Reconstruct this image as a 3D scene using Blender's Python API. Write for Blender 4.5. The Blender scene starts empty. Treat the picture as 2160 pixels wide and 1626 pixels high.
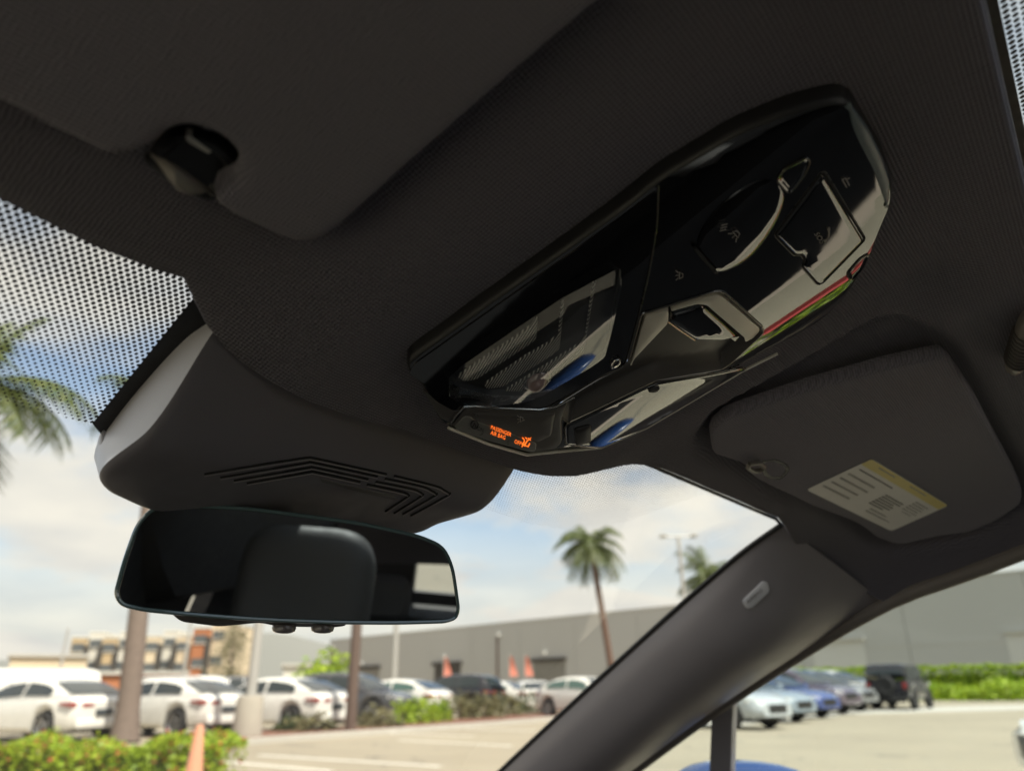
import bpy, bmesh, math, random
import numpy as np
from mathutils import Vector, Matrix
from mathutils.geometry import delaunay_2d_cdt

random.seed(7); rng = np.random.default_rng(7)
R = math.radians
SC = bpy.context.scene
COL = SC.collection
EYE = 1.10                                   # camera height above the car park

# ------------------------------------------------------------------ camera
AZ, PITCH, ROLL = 52.0, 22.2, 0.75           # degrees; azimuth clockwise from the car's nose (+Y)
FPX, PW, PH = 1560.0, 2160.0, 1626.0
_a, _p, _r = R(AZ), R(PITCH), R(ROLL)
FW = np.array([math.sin(_a)*math.cos(_p), math.cos(_a)*math.cos(_p), math.sin(_p)])
_rt = np.array([math.cos(_a), -math.sin(_a), 0.0]); _up = np.cross(_rt, FW)
RT = _rt*math.cos(_r) - _up*math.sin(_r)
UP = _up*math.cos(_r) + _rt*math.sin(_r)
camd = bpy.data.cameras.new('camera'); camo = bpy.data.objects.new('camera', camd); COL.objects.link(camo)
camo.matrix_world = Matrix(((RT[0], UP[0], -FW[0], 0), (RT[1], UP[1], -FW[1], 0), (RT[2], UP[2], -FW[2], EYE), (0, 0, 0, 1)))
camd.sensor_width = 36.0; camd.lens = FPX/PW*36.0
camd.clip_start = 0.02; camd.clip_end = 6000
camd.dof.use_dof = True; camd.dof.focus_distance = 0.46; camd.dof.aperture_fstop = camd.lens/4.0
SC.camera = camo

# ------------------------------------------------------------------ sky, sun, exposure
SUN_EL, SUN_AZ = 58.0, 188.0                 # azimuth clockwise from +Y
wd = bpy.data.worlds.new('World'); SC.world = wd; wd.use_nodes = True
nt = wd.node_tree; nt.nodes.clear()
def wn(t, **k):
    n = nt.nodes.new(t)
    for a, b in k.items(): setattr(n, a, b)
    return n
out = wn('ShaderNodeOutputWorld'); bg = wn('ShaderNodeBackground'); bg.inputs[1].default_value = 0.105
sky = wn('ShaderNodeTexSky', sky_type='NISHITA', sun_disc=False, sun_elevation=R(SUN_EL), sun_rotation=R(SUN_AZ))
sky.air_density = 1.0; sky.dust_density = 1.5; sky.ozone_density = 1.0
tc = wn('ShaderNodeTexCoord'); sep = wn('ShaderNodeSeparateXYZ'); nt.links.new(tc.outputs['Generated'], sep.inputs[0])
zz = wn('ShaderNodeMath', operation='MAXIMUM'); nt.links.new(sep.outputs[2], zz.inputs[0]); zz.inputs[1].default_value = 0.0
za = wn('ShaderNodeMath', operation='ADD'); nt.links.new(zz.outputs[0], za.inputs[0]); za.inputs[1].default_value = 0.16
dx_ = wn('ShaderNodeMath', operation='DIVIDE'); nt.links.new(sep.outputs[0], dx_.inputs[0]); nt.links.new(za.outputs[0], dx_.inputs[1])
dy_ = wn('ShaderNodeMath', operation='DIVIDE'); nt.links.new(sep.outputs[1], dy_.inputs[0]); nt.links.new(za.outputs[0], dy_.inputs[1])
cmb = wn('ShaderNodeCombineXYZ'); nt.links.new(dx_.outputs[0], cmb.inputs[0]); nt.links.new(dy_.outputs[0], cmb.inputs[1]); cmb.inputs[2].default_value = 3.4
nz = wn('ShaderNodeTexNoise'); nz.inputs['Scale'].default_value = 0.95; nz.inputs['Detail'].default_value = 8; nz.inputs['Roughness'].default_value = 0.55
nz.inputs['Distortion'].default_value = 0.35
nt.links.new(cmb.outputs[0], nz.inputs['Vector'])
cr = wn('ShaderNodeMapRange', interpolation_type='SMOOTHSTEP'); nt.links.new(nz.outputs[0], cr.inputs[0])
cr.inputs[1].default_value = 0.40; cr.inputs[2].default_value = 0.57; cr.inputs[3].default_value = 0.12; cr.inputs[4].default_value = 1.0
lo = wn('ShaderNodeMapRange', interpolation_type='SMOOTHSTEP'); nt.links.new(sep.outputs[2], lo.inputs[0])   # cloud bank thickens towards the horizon
lo.inputs[1].default_value = 0.06; lo.inputs[2].default_value = 0.26; lo.inputs[3].default_value = 0.85; lo.inputs[4].default_value = 0.0
mxf = wn('ShaderNodeMath', operation='MAXIMUM'); nt.links.new(cr.outputs[0], mxf.inputs[0]); nt.links.new(lo.outputs[0], mxf.inputs[1])
nz2 = wn('ShaderNodeTexNoise'); nz2.inputs['Scale'].default_value = 2.1; nz2.inputs['Detail'].default_value = 6
nt.links.new(cmb.outputs[0], nz2.inputs['Vector'])
cc = wn('ShaderNodeMix', data_type='RGBA'); nt.links.new(nz2.outputs[0], cc.inputs[0])
cc.inputs[6].default_value = (2.9, 3.1, 3.5, 1); cc.inputs[7].default_value = (5.9, 5.65, 5.15, 1)
mx = wn('ShaderNodeMix', data_type='RGBA'); nt.links.new(mxf.outputs[0], mx.inputs[0]); nt.links.new(sky.outputs[0], mx.inputs[6]); nt.links.new(cc.outputs[2], mx.inputs[7])
nt.links.new(mx.outputs[2], bg.inputs[0]); nt.links.new(bg.outputs[0], out.inputs[0])
sund = bpy.data.lights.new('sun', 'SUN'); sund.energy = 4.3; sund.angle = R(1.5); sund.color = (1, .965, .90)
suno = bpy.data.objects.new('sun', sund); COL.objects.link(suno)
sd = Vector((math.sin(R(SUN_AZ))*math.cos(R(SUN_EL)), math.cos(R(SUN_AZ))*math.cos(R(SUN_EL)), math.sin(R(SUN_EL))))
suno.rotation_euler = sd.to_track_quat('Z', 'Y').to_euler(); suno.location = (0, 0, 40)
SC.view_settings.view_transform = 'Standard'; SC.view_settings.look = 'None'
SC.view_settings.exposure = 1.0; SC.view_settings.gamma = 1.0; SC.view_settings.use_curve_mapping = False
cy = SC.cycles
cy.use_denoising = True; cy.max_bounces = 10; cy.diffuse_bounces = 5; cy.glossy_bounces = 6; cy.transparent_max_bounces = 24
cy.caustics_reflective = False; cy.caustics_refractive = False; cy.sample_clamp_indirect = 8

# ------------------------------------------------------------------ materials
MATS = {}
class NG:
    """small node-graph helper"""
    def __init__(s, name):
        s.m = bpy.data.materials.new(name); s.m.use_nodes = True; s.t = s.m.node_tree; s.t.nodes.clear()
        s.out = s.n('ShaderNodeOutputMaterial'); s.co = s.n('ShaderNodeTexCoord')
    def n(s, t, **k):
        o = s.t.nodes.new(t)
        for a, b in k.items(): setattr(o, a, b)
        return o
    def l(s, a, b): s.t.links.new(a, b)
    def put(s, sock, v):
        if hasattr(v, 'links'): s.l(v, sock)
        else: sock.default_value = v
    def math(s, op, a, b=0.0, c=None):
        o = s.n('ShaderNodeMath', operation=op); s.put(o.inputs[0], a); s.put(o.inputs[1], b)
        if c is not None: s.put(o.inputs[2], c)
        return o.outputs[0]
    def noise(s, scale, detail=4, rough=.55, vec=None):
        o = s.n('ShaderNodeTexNoise'); o.inputs['Scale'].default_value = scale; o.inputs['Detail'].default_value = detail
        o.inputs['Roughness'].default_value = rough; s.l(vec or s.co.outputs['Object'], o.inputs['Vector']); return o.outputs[0]
    def ramp(s, f, lo, hi, a, b):
        o = s.n('ShaderNodeMapRange'); s.put(o.inputs[0], f)
        for i, v in enumerate((lo, hi, a, b)): o.inputs[i+1].default_value = v
        return o.outputs[0]
    def mix(s, f, a, b):
        o = s.n('ShaderNodeMix', data_type='RGBA'); s.put(o.inputs[0], f)
        s.put(o.inputs[6], a if hasattr(a, 'links') else (*a, 1)); s.put(o.inputs[7], b if hasattr(b, 'links') else (*b, 1)); return o.outputs[2]
    def bump(s, h, strength, dist):
        o = s.n('ShaderNodeBump'); o.inputs['Strength'].default_value = strength; o.inputs['Distance'].default_value = dist; s.l(h, o.inputs['Height']); return o.outputs[0]
    def pbr(s, col, rough, normal=None, metal=0, spec=.5, coat=0, ior=None, sheen=0):
        b = s.n('ShaderNodeBsdfPrincipled')
        s.put(b.inputs['Base Color'], col if hasattr(col, 'links') else (*col, 1)); s.put(b.inputs['Roughness'], rough)
        b.inputs['Metallic'].default_value = metal; b.inputs['Specular IOR Level'].default_value = spec
        if coat: b.inputs['Coat Weight'].default_value = coat; b.inputs['Coat Roughness'].default_value = .03
        if ior: b.inputs['IOR'].default_value = ior
        if sheen: b.inputs['Sheen Weight'].default_value = sheen; b.inputs['Sheen Roughness'].default_value = .4
        if normal is not None: s.l(normal, b.inputs['Normal'])
        s.l(b.outputs[0], s.out.inputs[0]); return s.m

def plain(name, col, rough=.5, var=.12, scale=30, metal=0, coat=0, spec=.5, bump=0, bscale=300):
    """solid colour with a little mottling and fine grain"""
    g = NG(name); f = g.noise(scale, 5)
    c = g.mix(f, tuple(v*(1-var) for v in col), tuple(min(1, v*(1+var)) for v in col))
    nrm = g.bump(g.noise(bscale, 3), bump, .0006) if bump else None
    return g.pbr(c, g.ramp(g.noise(scale*2, 3), .3, .7, max(0.02, rough*.85), min(1, rough*1.15)), nrm, metal, spec, coat)

def knit(name, col, pitch=.0028, var=.22, strength=.6):
    g = NG(name); s = g.n('ShaderNodeSeparateXYZ'); g.l(g.co.outputs['Object'], s.inputs[0])
    x, y = s.outputs[0], s.outputs[1]
    wob = g.math('MULTIPLY', g.noise(190, 3), .0026)
    a = g.math('SINE', g.math('MULTIPLY', g.math('ADD', g.math('ADD', x, y), wob), 2*math.pi/(pitch*1.35)))
    b = g.math('SINE', g.math('MULTIPLY', g.math('ADD', g.math('SUBTRACT', x, y), wob), 2*math.pi/(pitch*1.35)))
    h = g.math('ADD', g.math('MULTIPLY', a, b), g.math('MULTIPLY', g.noise(900, 2), .5))
    big = g.noise(5, 3)
    c0 = g.mix(big, tuple(v*.88 for v in col), tuple(v*1.10 for v in col))
    c = g.mix(g.ramp(h, -.8, 1.0, 0, 1), tuple(v*(1-var*2.0) for v in col), c0)
    return g.pbr(c, .92, g.bump(h, strength, .0011), spec=.25, sheen=.15)

M = {}
M['headliner'] = knit('headliner_fabric', (.205, .196, .232))
M['visor'] = knit('visor_fabric', (.300, .286, .335), pitch=.0026, var=.20, strength=.6)
M['plastic'] = plain('grained_plastic', (.14, .133, .15), .50, .06, 40, bump=.25, bscale=1400)
M['flank'] = plain('sky_lit_flank_plastic', (.66, .66, .70), .40, .04, 40, bump=.2, bscale=1400)  # lightened so the colour carries the sky light on the cover's side wall
M['pillar'] = plain('pillar_plastic', (.28, .26, .272), .40, .05, 20, bump=.12, bscale=900)
M['dark'] = plain('black_plastic', (.012, .012, .013), .45, .1, 60)
M['satin'] = plain('satin_dark_plastic', (.085, .079, .075), .38, .05, 60)
M['satin_grey'] = plain('satin_grey_trim', (.74, .71, .63), .34, .04, 60, metal=.2)  # pale tone also paints the light on bezel faces and shell edge
M['gloss'] = plain('piano_black', (.006, .006, .007), .03, .05, 20, coat=1.0, spec=1.0)
M['gap'] = plain('shadow_gap_rubber', (.006, .006, .006), .8, .05)
M['chrome'] = plain('bright_trim', (.62, .60, .56), .22, .03, 60, metal=1)
M['trim'] = plain('dark_bright_trim', (.16, .15, .135), .3, .03, 60, metal=1)
M['steel'] = plain('brushed_clip_metal', (.55, .53, .50), .3, .05, 60, metal=1)
M['leather'] = plain('grey_leather', (.22, .21, .20), .5, .12, 14, bump=.3, bscale=220)
M['rest'] = plain('dark_grey_headrest_leather', (.085, .082, .080), .6, .15, 12, bump=.4, bscale=180)
M['cardtrim'] = plain('black_door_leather', (.03, .028, .028), .55, .12, 14, bump=.3, bscale=220)
M['cabin'] = plain('cabin_lining', (.07, .066, .065), .7, .1)
M['carpet'] = plain('cabin_carpet', (.022, .021, .021), .95, .2, 200)
M['bluepaint'] = plain('blue_metallic_paint', (.014, .05, .18), .25, .05, coat=1)
def glass(name, tint, refl=1.0, f0=.045):
    g = NG(name); t = g.n('ShaderNodeBsdfTransparent'); t.inputs[0].default_value = (*tint, 1)
    gl = g.n('ShaderNodeBsdfGlossy'); gl.inputs['Roughness'].default_value = .004; gl.inputs[0].default_value = (refl, refl, refl, 1)
    fr = g.n('ShaderNodeLayerWeight'); fr.inputs[0].default_value = .5
    sch = g.math('ADD', f0, g.math('MULTIPLY', .92, g.math('POWER', fr.outputs['Facing'], 5.0)))   # pane reflectance, same from both sides
    smear = g.math('MULTIPLY', sch, g.ramp(g.noise(6, 3), .3, .7, .9, 1.0))
    m = g.n('ShaderNodeMixShader'); g.l(smear, m.inputs[0]); g.l(t.outputs[0], m.inputs[1]); g.l(gl.outputs[0], m.inputs[2]); g.l(m.outputs[0], g.out.inputs[0])
    return g.m
M['windshield'] = glass('windshield_glass', (.95, .93, .85))
M['sideglass'] = glass('side_glass', (.90, .93, .90))
M['roofglass'] = glass('tinted_roof_glass', (.70, .76, .76))
M['lens'] = glass('clear_lens', (.95, .96, .97), 1.0, .13)
M['frit'] = plain('black_ceramic_frit', (.010, .0095, .009), .55, .1, 80)
def mirror_mat():
    g = NG('dimming_mirror'); b = g.n('ShaderNodeBsdfGlossy'); b.inputs['Roughness'].default_value = .004
    c = g.mix(g.noise(3, 2), (.50, .52, .52), (.53, .55, .55)); g.l(c, b.inputs[0]); g.l(b.outputs[0], g.out.inputs[0]); return g.m
M['mirror'] = mirror_mat()
def emis(name, col, s):
    g = NG(name); e = g.n('ShaderNodeEmission'); c = g.mix(g.noise(900, 2), tuple(v*.8 for v in col), col); g.l(c, e.inputs[0]); e.inputs[1].default_value = s
    g.l(e.outputs[0], g.out.inputs[0]); return g.m
M['amber'] = emis('lit_amber_indicator', (1.0, .17, .02), .85)
M['print'] = plain('grey_print', (.42, .39, .36), .5, .1, 300)
M['dimprint'] = plain('unlit_print', (.012, .012, .012), .5, .1, 300)
def ribs():
    g = NG('ribbed_light_guide'); s = g.n('ShaderNodeSeparateXYZ'); g.l(g.co.outputs['Object'], s.inputs[0])
    ph = g.math('MULTIPLY', g.math('SUBTRACT', g.math('MULTIPLY', s.outputs[0], .9), g.math('MULTIPLY', s.outputs[1], .42)), 2*math.pi/.00155)
    h = g.math('SINE', ph)
    c = g.mix(g.ramp(h, .1, .8, 0, 1), (.06, .06, .062), (.85, .84, .80))
    return g.pbr(c, .3, g.bump(h, .8, .0005))
M['ribs'] = ribs()

# ------------------------------------------------------------------ object helpers
def link(o, parent=None):
    COL.objects.link(o)
    if parent is not None: o.parent = parent
    return o
def tag(o, label, cat=None, group=None, kind=None):
    if label: o['label'] = label
    if cat: o['category'] = cat
    if group: o['group'] = group
    if kind: o['kind'] = kind
    return o
def empty(name, loc=(0, 0, 0), rz=0.0):
    o = bpy.data.objects.new(name, None); o.location = loc; o.rotation_euler = (0, 0, rz); o.empty_display_size = .1
    return link(o)
def mesh(name, verts, faces, mat, parent=None, smooth=True, sharp=40, weld=True):
    me = bpy.data.meshes.new(name); me.from_pydata([tuple(map(float, v)) for v in verts], [], [tuple(map(int, f)) for f in faces])
    bm = bmesh.new(); bm.from_mesh(me)
    if weld: bmesh.ops.remove_doubles(bm, verts=bm.verts, dist=2e-6)
    bmesh.ops.recalc_face_normals(bm, faces=bm.faces); bm.to_mesh(me); bm.free()
    if smooth:
        me.polygons.foreach_set('use_smooth', [True]*len(me.polygons))
        try: me.set_sharp_from_angle(angle=R(sharp))
        except Exception: pass
    me.materials.append(mat)
    return link(bpy.data.objects.new(name, me), parent)

def rays(px):
    px = np.asarray(px, float).reshape(-1, 2)
    d = FW[None]*FPX + RT[None]*(px[:, :1]-PW/2) - UP[None]*(px[:, 1:]-PH/2)
    return d/np.linalg.norm(d, axis=1, keepdims=True)
EYEV = np.array([0, 0, EYE])
def hit(px, F, off=0.0, tmax=3.0):
    """points where the sight lines of px meet the sheet z = F(x, y) - off"""
    d = rays(px); ts = np.linspace(.05, tmax, 900)
    P = d[:, None, :]*ts[None, :, None]
    g = P[..., 2]+EYE - F(P[..., 0], P[..., 1]) + off > 0
    i = np.clip(np.argmax(g, axis=1), 1, len(ts)-1)
    a, b = ts[i-1], ts[i]
    for _ in range(30):
        m = (a+b)/2; Q = d*m[:, None]; up = Q[:, 2]+EYE - F(Q[:, 0], Q[:, 1]) + off > 0
        b = np.where(up, m, b); a = np.where(up, a, m)
    return d*a[:, None]+EYEV
def hitplane(px, P0, n):
    d = rays(px); P0 = np.asarray(P0, float); n = np.asarray(n, float)
    t = ((P0-EYEV)@n)/(d@n); return d*t[:, None]+EYEV
def ground(px, z=0.0):
    return hitplane(px, (0, 0, z), (0, 0, 1))
def at(px, dist):
    """point on the sight line of one pixel at a horizontal distance"""
    d = rays([px])[0]; return EYEV + d*(dist/math.hypot(d[0], d[1]))

def rnd(pts, r, n=5, closed=True):
    """round the corners of a polygon; r a number or one per corner"""
    pts = [np.asarray(p, float) for p in pts]; N = len(pts); o = []
    rr = r if hasattr(r, '__len__') else [r]*N
    for i, p in enumerate(pts):
        a, b = pts[i-1], pts[(i+1) % N]
        la, lb = np.linalg.norm(a-p), np.linalg.norm(b-p); q = min(rr[i], la*.48, lb*.48)
        if q < 1e-6: o.append(p); continue
        s, e = p+(a-p)/la*q, p+(b-p)/lb*q
        for k in range(n+1):
            t = k/n; o.append((1-t)**2*s+2*t*(1-t)*p+t*t*e)
    return np.array(o)
def dense(poly, step):
    o = []
    for i in range(len(poly)):
        a, b = poly[i], poly[(i+1) % len(poly)]; n = max(1, int(np.ceil(np.linalg.norm(b-a)/step)))
        for k in range(n): o.append(a+(b-a)*k/n)
    return np.array(o)
def area2(p): return np.sum(p[:, 0]*np.roll(p[:, 1], -1)-np.roll(p[:, 0], -1)*p[:, 1])/2
def ccw(p): return p if area2(p) > 0 else p[::-1].copy()
def inset(p, d):
    a = p-np.roll(p, 1, 0); b = np.roll(p, -1, 0)-p
    na = np.stack([-a[:, 1], a[:, 0]], 1); nb = np.stack([-b[:, 1], b[:, 0]], 1)
    na /= np.linalg.norm(na, axis=1, keepdims=True)+1e-12; nb /= np.linalg.norm(nb, axis=1, keepdims=True)+1e-12
    n = na+nb; L = np.linalg.norm(n, axis=1, keepdims=True); n = n/np.maximum(L, .6)*np.minimum(2/np.maximum(L, .6), 1.6)/1.0
    return p+n*d*.999
def inside(poly, q):
    x, y = q[:, 0], q[:, 1]; r = np.zeros(len(q), bool)
    for i in range(len(poly)):
        (x1, y1), (x2, y2) = poly[i], poly[(i+1) % len(poly)]
        c = ((y1 > y) != (y2 > y)) & (x < (x2-x1)*(y-y1)/(y2-y1+1e-15)+x1); r ^= c
    return r
def edist(poly, q):
    best = np.full(len(q), 1e9)
    for i in range(len(poly)):
        a, b = poly[i], poly[(i+1) % len(poly)]; ab = b-a
        t = np.clip(((q-a)@ab)/(ab@ab+1e-15), 0, 1); best = np.minimum(best, np.linalg.norm(q-(a+t[:, None]*ab), axis=1))
    return best
def fill(poly, step, holes=()):
    """triangulate a polygon with inner grid points: 2D points and triangles"""
    mn, mxx = poly.min(0), poly.max(0)
    gx, gy = np.arange(mn[0], mxx[0], step), np.arange(mn[1], mxx[1], step*.866)
    g = np.array([(x+(j % 2)*step/2, y) for j, y in enumerate(gy) for x in gx]) if len(gx) and len(gy) else np.zeros((0, 2))
    if len(g):
        g = g[inside(poly, g)]
        if len(g): g = g[edist(poly, g) > step*.5]
        for h in holes:
            if len(g): g = g[~inside(h, g)]
            if len(g): g = g[edist(h, g) > step*.4]
    V = [tuple(p) for p in poly]; E_ = [(i, (i+1) % len(poly)) for i in range(len(poly))]
    for h in holes:
        b = len(V); V += [tuple(p) for p in h]; E_ += [(b+i, b+(i+1) % len(h)) for i in range(len(h))]
    V += [tuple(p) for p in g]
    v, e, f, *_ = delaunay_2d_cdt([Vector(p) for p in V], E_, [], 1, 1e-7)
    v = np.array([tuple(p) for p in v]); f = [tuple(t) for t in f]
    if holes:
        cen = np.array([v[list(t)].mean(0) for t in f]); keep = np.ones(len(f), bool)
        for h in holes: keep &= ~inside(h, cen)
        f = [t for t, k in zip(f, keep) if k]
    return v, f
def pad(name, poly, rings, mapf, mat, parent=None, step=None, sharp=40, holes=()):
    """a shaped pad: rings of (inset, height) from the rim inwards, then a filled face; mapf(u, v, h) -> 3D"""
    poly = ccw(np.asarray(poly, float)); V, F_ = [], []; n = len(poly); last = poly
    for k, (d, h) in enumerate(rings):
        last = inset(poly, d) if d else poly
        V += list(mapf(last[:, 0], last[:, 1], np.full(n, float(h))))
        if k:
            b, a = (k-1)*n, k*n
            F_ += [(b+i, b+(i+1) % n, a+(i+1) % n, a+i) for i in range(n)]
    if step:
        v, f = fill(last, step, holes); b = len(V)
        V += list(mapf(v[:, 0], v[:, 1], np.full(len(v), float(rings[-1][1])))); F_ += [tuple(b+i for i in t) for t in f]
    else:
        b = (len(rings)-1)*n; v, f = fill(last, 1e9); b = len(V)
        V += list(mapf(v[:, 0], v[:, 1], np.full(len(v), float(rings[-1][1])))); F_ += [tuple(b+i for i in t) for t in f]
    return mesh(name, V, F_, mat, parent, sharp=sharp)
def tube(name, pts, r, mat, parent=None, seg=8, closed=False):
    pts = np.asarray(pts, float); n = len(pts); rr = np.broadcast_to(np.asarray(r, float), (n,))
    V, F_ = [], []
    t = np.gradient(pts, axis=0); t /= np.linalg.norm(t, axis=1, keepdims=True)+1e-12
    ref = np.array([0, 0, 1.0]) if abs(t[0][2]) < .9 else np.array([1.0, 0, 0])
    a = np.cross(t[0], ref); a /= np.linalg.norm(a)
    for i in range(n):
        a = a-t[i]*(a@t[i]); a /= np.linalg.norm(a)+1e-12; b = np.cross(t[i], a)
        for k in range(seg):
            w = 2*math.pi*k/seg; V.append(pts[i]+rr[i]*(math.cos(w)*a+math.sin(w)*b))
    m = n if closed else n-1
    for i in range(m):
        for k in range(seg): F_.append((i*seg+k, i*seg+(k+1) % seg, ((i+1) % n)*seg+(k+1) % seg, ((i+1) % n)*seg+k))
    if not closed: F_ += [tuple(range(seg))[::-1], tuple((n-1)*seg+k for k in range(seg))]
    return mesh(name, V, F_, mat, parent)
def boxv(c, s, rz=0.0):
    c = np.asarray(c, float); s = np.asarray(s, float)/2; q = []
    for z in (-1, 1):
        for (x, y) in ((-1, -1), (1, -1), (1, 1), (-1, 1)):
            X, Y = x*s[0], y*s[1]; q.append((c[0]+X*math.cos(rz)-Y*math.sin(rz), c[1]+X*math.sin(rz)+Y*math.cos(rz), c[2]+z*s[2]))
    return q, [(0, 3, 2, 1), (4, 5, 6, 7), (0, 1, 5, 4), (1, 2, 6, 5), (2, 3, 7, 6), (3, 0, 4, 7)]
def box(name, c, s, mat, parent=None, rz=0.0, bevel=0.0):
    v, f = boxv(c, s, rz); o = mesh(name, v, f, mat, parent, smooth=bool(bevel))
    if bevel:
        bm = bmesh.new(); bm.from_mesh(o.data); bmesh.ops.bevel(bm, geom=list(bm.edges), offset=bevel, segments=2, affect='EDGES', profile=.6)
        bm.to_mesh(o.data); bm.free(); o.data.polygons.foreach_set('use_smooth', [True]*len(o.data.polygons))
        try: o.data.set_sharp_from_angle(angle=R(50))
        except Exception: pass
    return o
def loft(name, rings_, mat, parent=None, closed=True, caps=True, sharp=40):
    V, F_ = [], []; n = len(rings_[0])
    for r_ in rings_: V += list(r_)
    for i in range(len(rings_)-1):
        for k in range(n if closed else n-1): F_.append((i*n+k, i*n+(k+1) % n, (i+1)*n+(k+1) % n, (i+1)*n+k))
    if caps and closed: F_ += [tuple(range(n))[::-1], tuple((len(rings_)-1)*n+k for k in range(n))]
    return mesh(name, V, F_, mat, parent, sharp=sharp)
def sst(a, b, x):
    t = np.clip((x-a)/(b-a), 0, 1); return t*t*(3-2*t)
def text_mesh(s):
    cu = bpy.data.curves.new('text', 'FONT'); cu.body = s; cu.align_x = 'LEFT'; cu.resolution_u = 2
    o = bpy.data.objects.new('text', cu); COL.objects.link(o)
    me = bpy.data.meshes.new_from_object(o.evaluated_get(bpy.context.evaluated_depsgraph_get()))
    v = np.array([tuple(p.co[:2]) for p in me.vertices]); f = [tuple(p.vertices) for p in me.polygons]
    bpy.data.objects.remove(o); bpy.data.curves.remove(cu); bpy.data.meshes.remove(me); return v, f

# ------------------------------------------------------------------ cabin surfaces (x right, y forward, z up; metres)
XC = .355                                      # the car's centre line
def H0(x, y):                                  # plain roof lining
    dx = x-XC
    side = np.maximum(np.abs(dx)-.47, 0)
    return EYE+.24-.15*y-.25*np.maximum(y, 0)**2-.17*dx**2-4.0*side**2+.10*np.minimum(y+.1, 0)
def C0(x, y):                                  # seat of the overhead console
    return EYE+.234-.30*(y-.04)-.15*(y-.04)**2-.10*(x-XC)**2
def drop(x):                                   # the console face rolls up towards its long sides
    dx = x-XC; return .0105*np.clip((dx-.025)/.08, 0, 1.25)**2+.004*np.clip((-dx-.055)/.05, 0, 1.2)**2
def HL(x, y):                                  # lining with the tongue that carries the console
    dx = x-XC
    w = np.where(dx < 0, 1-sst(.125, .215, -dx), 1-sst(.125, .185, dx))*sst(.0, .05, y)
    return H0(x, y)*(1-w)+(C0(x, y)+.6*drop(x)+.003)*w
def WS(x, y):                                  # windscreen
    return EYE+.1845-.50*(y-.30)-.17*(x-XC)**2
def surf(F, sign=1.0):
    return lambda u, v, h: np.stack([u, v, F(u, v)-h], 1)
def xy(px, F, off=0.0): return hit(px, F, off)[:, :2]

# ------------------------------------------------------------------ the car we sit in: roof lining, glass, pillars
cabin = empty('car_cabin', (XC, 0, 0)); cabin.location = (0, 0, 0)
tag(cabin, 'dark fabric lined car cabin with windscreen, pillar trim and glass roof', 'car')

# visor outlines first: the lining has a shallow pocket behind each
DV_OFF, PV_OFF = .016, .006
dv_px = rnd([(0, 235), (212, 341), (256, 345), (295, 335), (326, 318), (360, 290), (395, 281), (437, 291), (472, 312), (496, 340), (499, 366), (488, 394), (468, 406),
             (444, 419), (448, 442), (480, 464), (655, 545), (1290, 0)], [0, 24, 10, 10, 10, 12, 12, 12, 12, 10, 10, 8, 8, 10, 12, 8, 85, 0], 6)
dv_front = xy(dv_px, H0, DV_OFF)
dv = np.vstack([dv_front, [[XC-.205, .062], [XC-.225, .050], [XC-.57, .040], [XC-.60, .060], [XC-.61, .18], [XC-.59, .212], [XC-.45, .222]]])
pocket_px = rnd([(1494, 915), (1500, 960), (1566, 978), (1625, 1026), (1862, 1141), (1900, 1150), (2042, 1126), (2150, 1062), (2152, 1036), (2045, 815), (1992, 742), (1940, 712), (1870, 698), (1700, 782), (1530, 866)], 20, 4)
pv_px = rnd([(1497, 912), (1503, 958), (1566, 978), (1590, 1008), (1625, 1026), (1705, 1064), (1862, 1141), (1900, 1151), (1990, 1131), (2042, 1127), (2105, 1100), (2156, 1064), (2158, 1036),
             (2104, 930), (2044, 820), (1996, 752), (1880, 776), (1700, 826), (1530, 884)],
            [10, 8, 10, 10, 10, 10, 20, 16, 24, 16, 20, 14, 16, 20, 24, 18, 30, 30, 14], 4)
pocket = xy(pocket_px, H0, .0)
pv = xy(pv_px, H0, PV_OFF)

outl = [(849, 782), (890, 816), (905, 848), (925, 885), (946, 901), (1030, 935), (1112, 958), (1170, 952), (1268, 943), (1364, 901), (1456, 847), (1565, 782), (1640, 745), (1700, 716), (1745, 686),
        (1790, 634), (1836, 545), (1860, 480), (1884, 425), (1886, 388), (1864, 328), (1799, 219), (1780, 207), (1756, 211), (1660, 238), (1548, 286), (1394, 379), (1318, 440), (1185, 536), (1019, 653), (920, 726), (870, 760)]
_c = xy(dense(rnd(np.array(outl, float), 12, 5), 12), lambda x, y: C0(x, y)+.3*drop(x)-.006); _c = np.vstack([_c, _c[:1]]); _L = np.concatenate([[0], np.cumsum(np.linalg.norm(np.diff(_c, axis=0), axis=1))]); _t = np.linspace(0, _L[-1], 331)[:-1]
_c = np.stack([np.interp(_t, _L, _c[:, 0]), np.interp(_t, _L, _c[:, 1])], 1)
for _ in range(3): _c = (np.roll(_c, 1, 0)+2*_c+np.roll(_c, -1, 0))/4
CON = co = ccw(_c)
head_px = [(0, 420), (200, 520), (330, 570), (392, 588), (400, 606), (418, 645), (440, 690), (478, 738), (520, 772), (560, 798), (620, 830), (680, 858), (760, 884), (850, 906),
           (950, 944), (1050, 979), (1110, 996), (1160, 1004), (1215, 1004), (1270, 992)]
front = xy(head_px, HL)
right = xy([(1400, 988), (1500, 1031), (1600, 1074), (1642, 1092), (1656, 1108), (1672, 1136), (1690, 1163), (1712, 1187), (1748, 1211), (1790, 1233), (1830, 1252), (1868, 1271), (1930, 1248), (2000, 1224), (2080, 1195), (2160, 1164)], H0)
hl = np.vstack([[[XC-.62, -.014], [XC-.62, .19], [XC-.56, .235], [XC-.45, .262]], front, right, [[XC+.60, .0], [XC+.60, -.014]]])
hl = ccw(dense(hl, .012))
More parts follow.
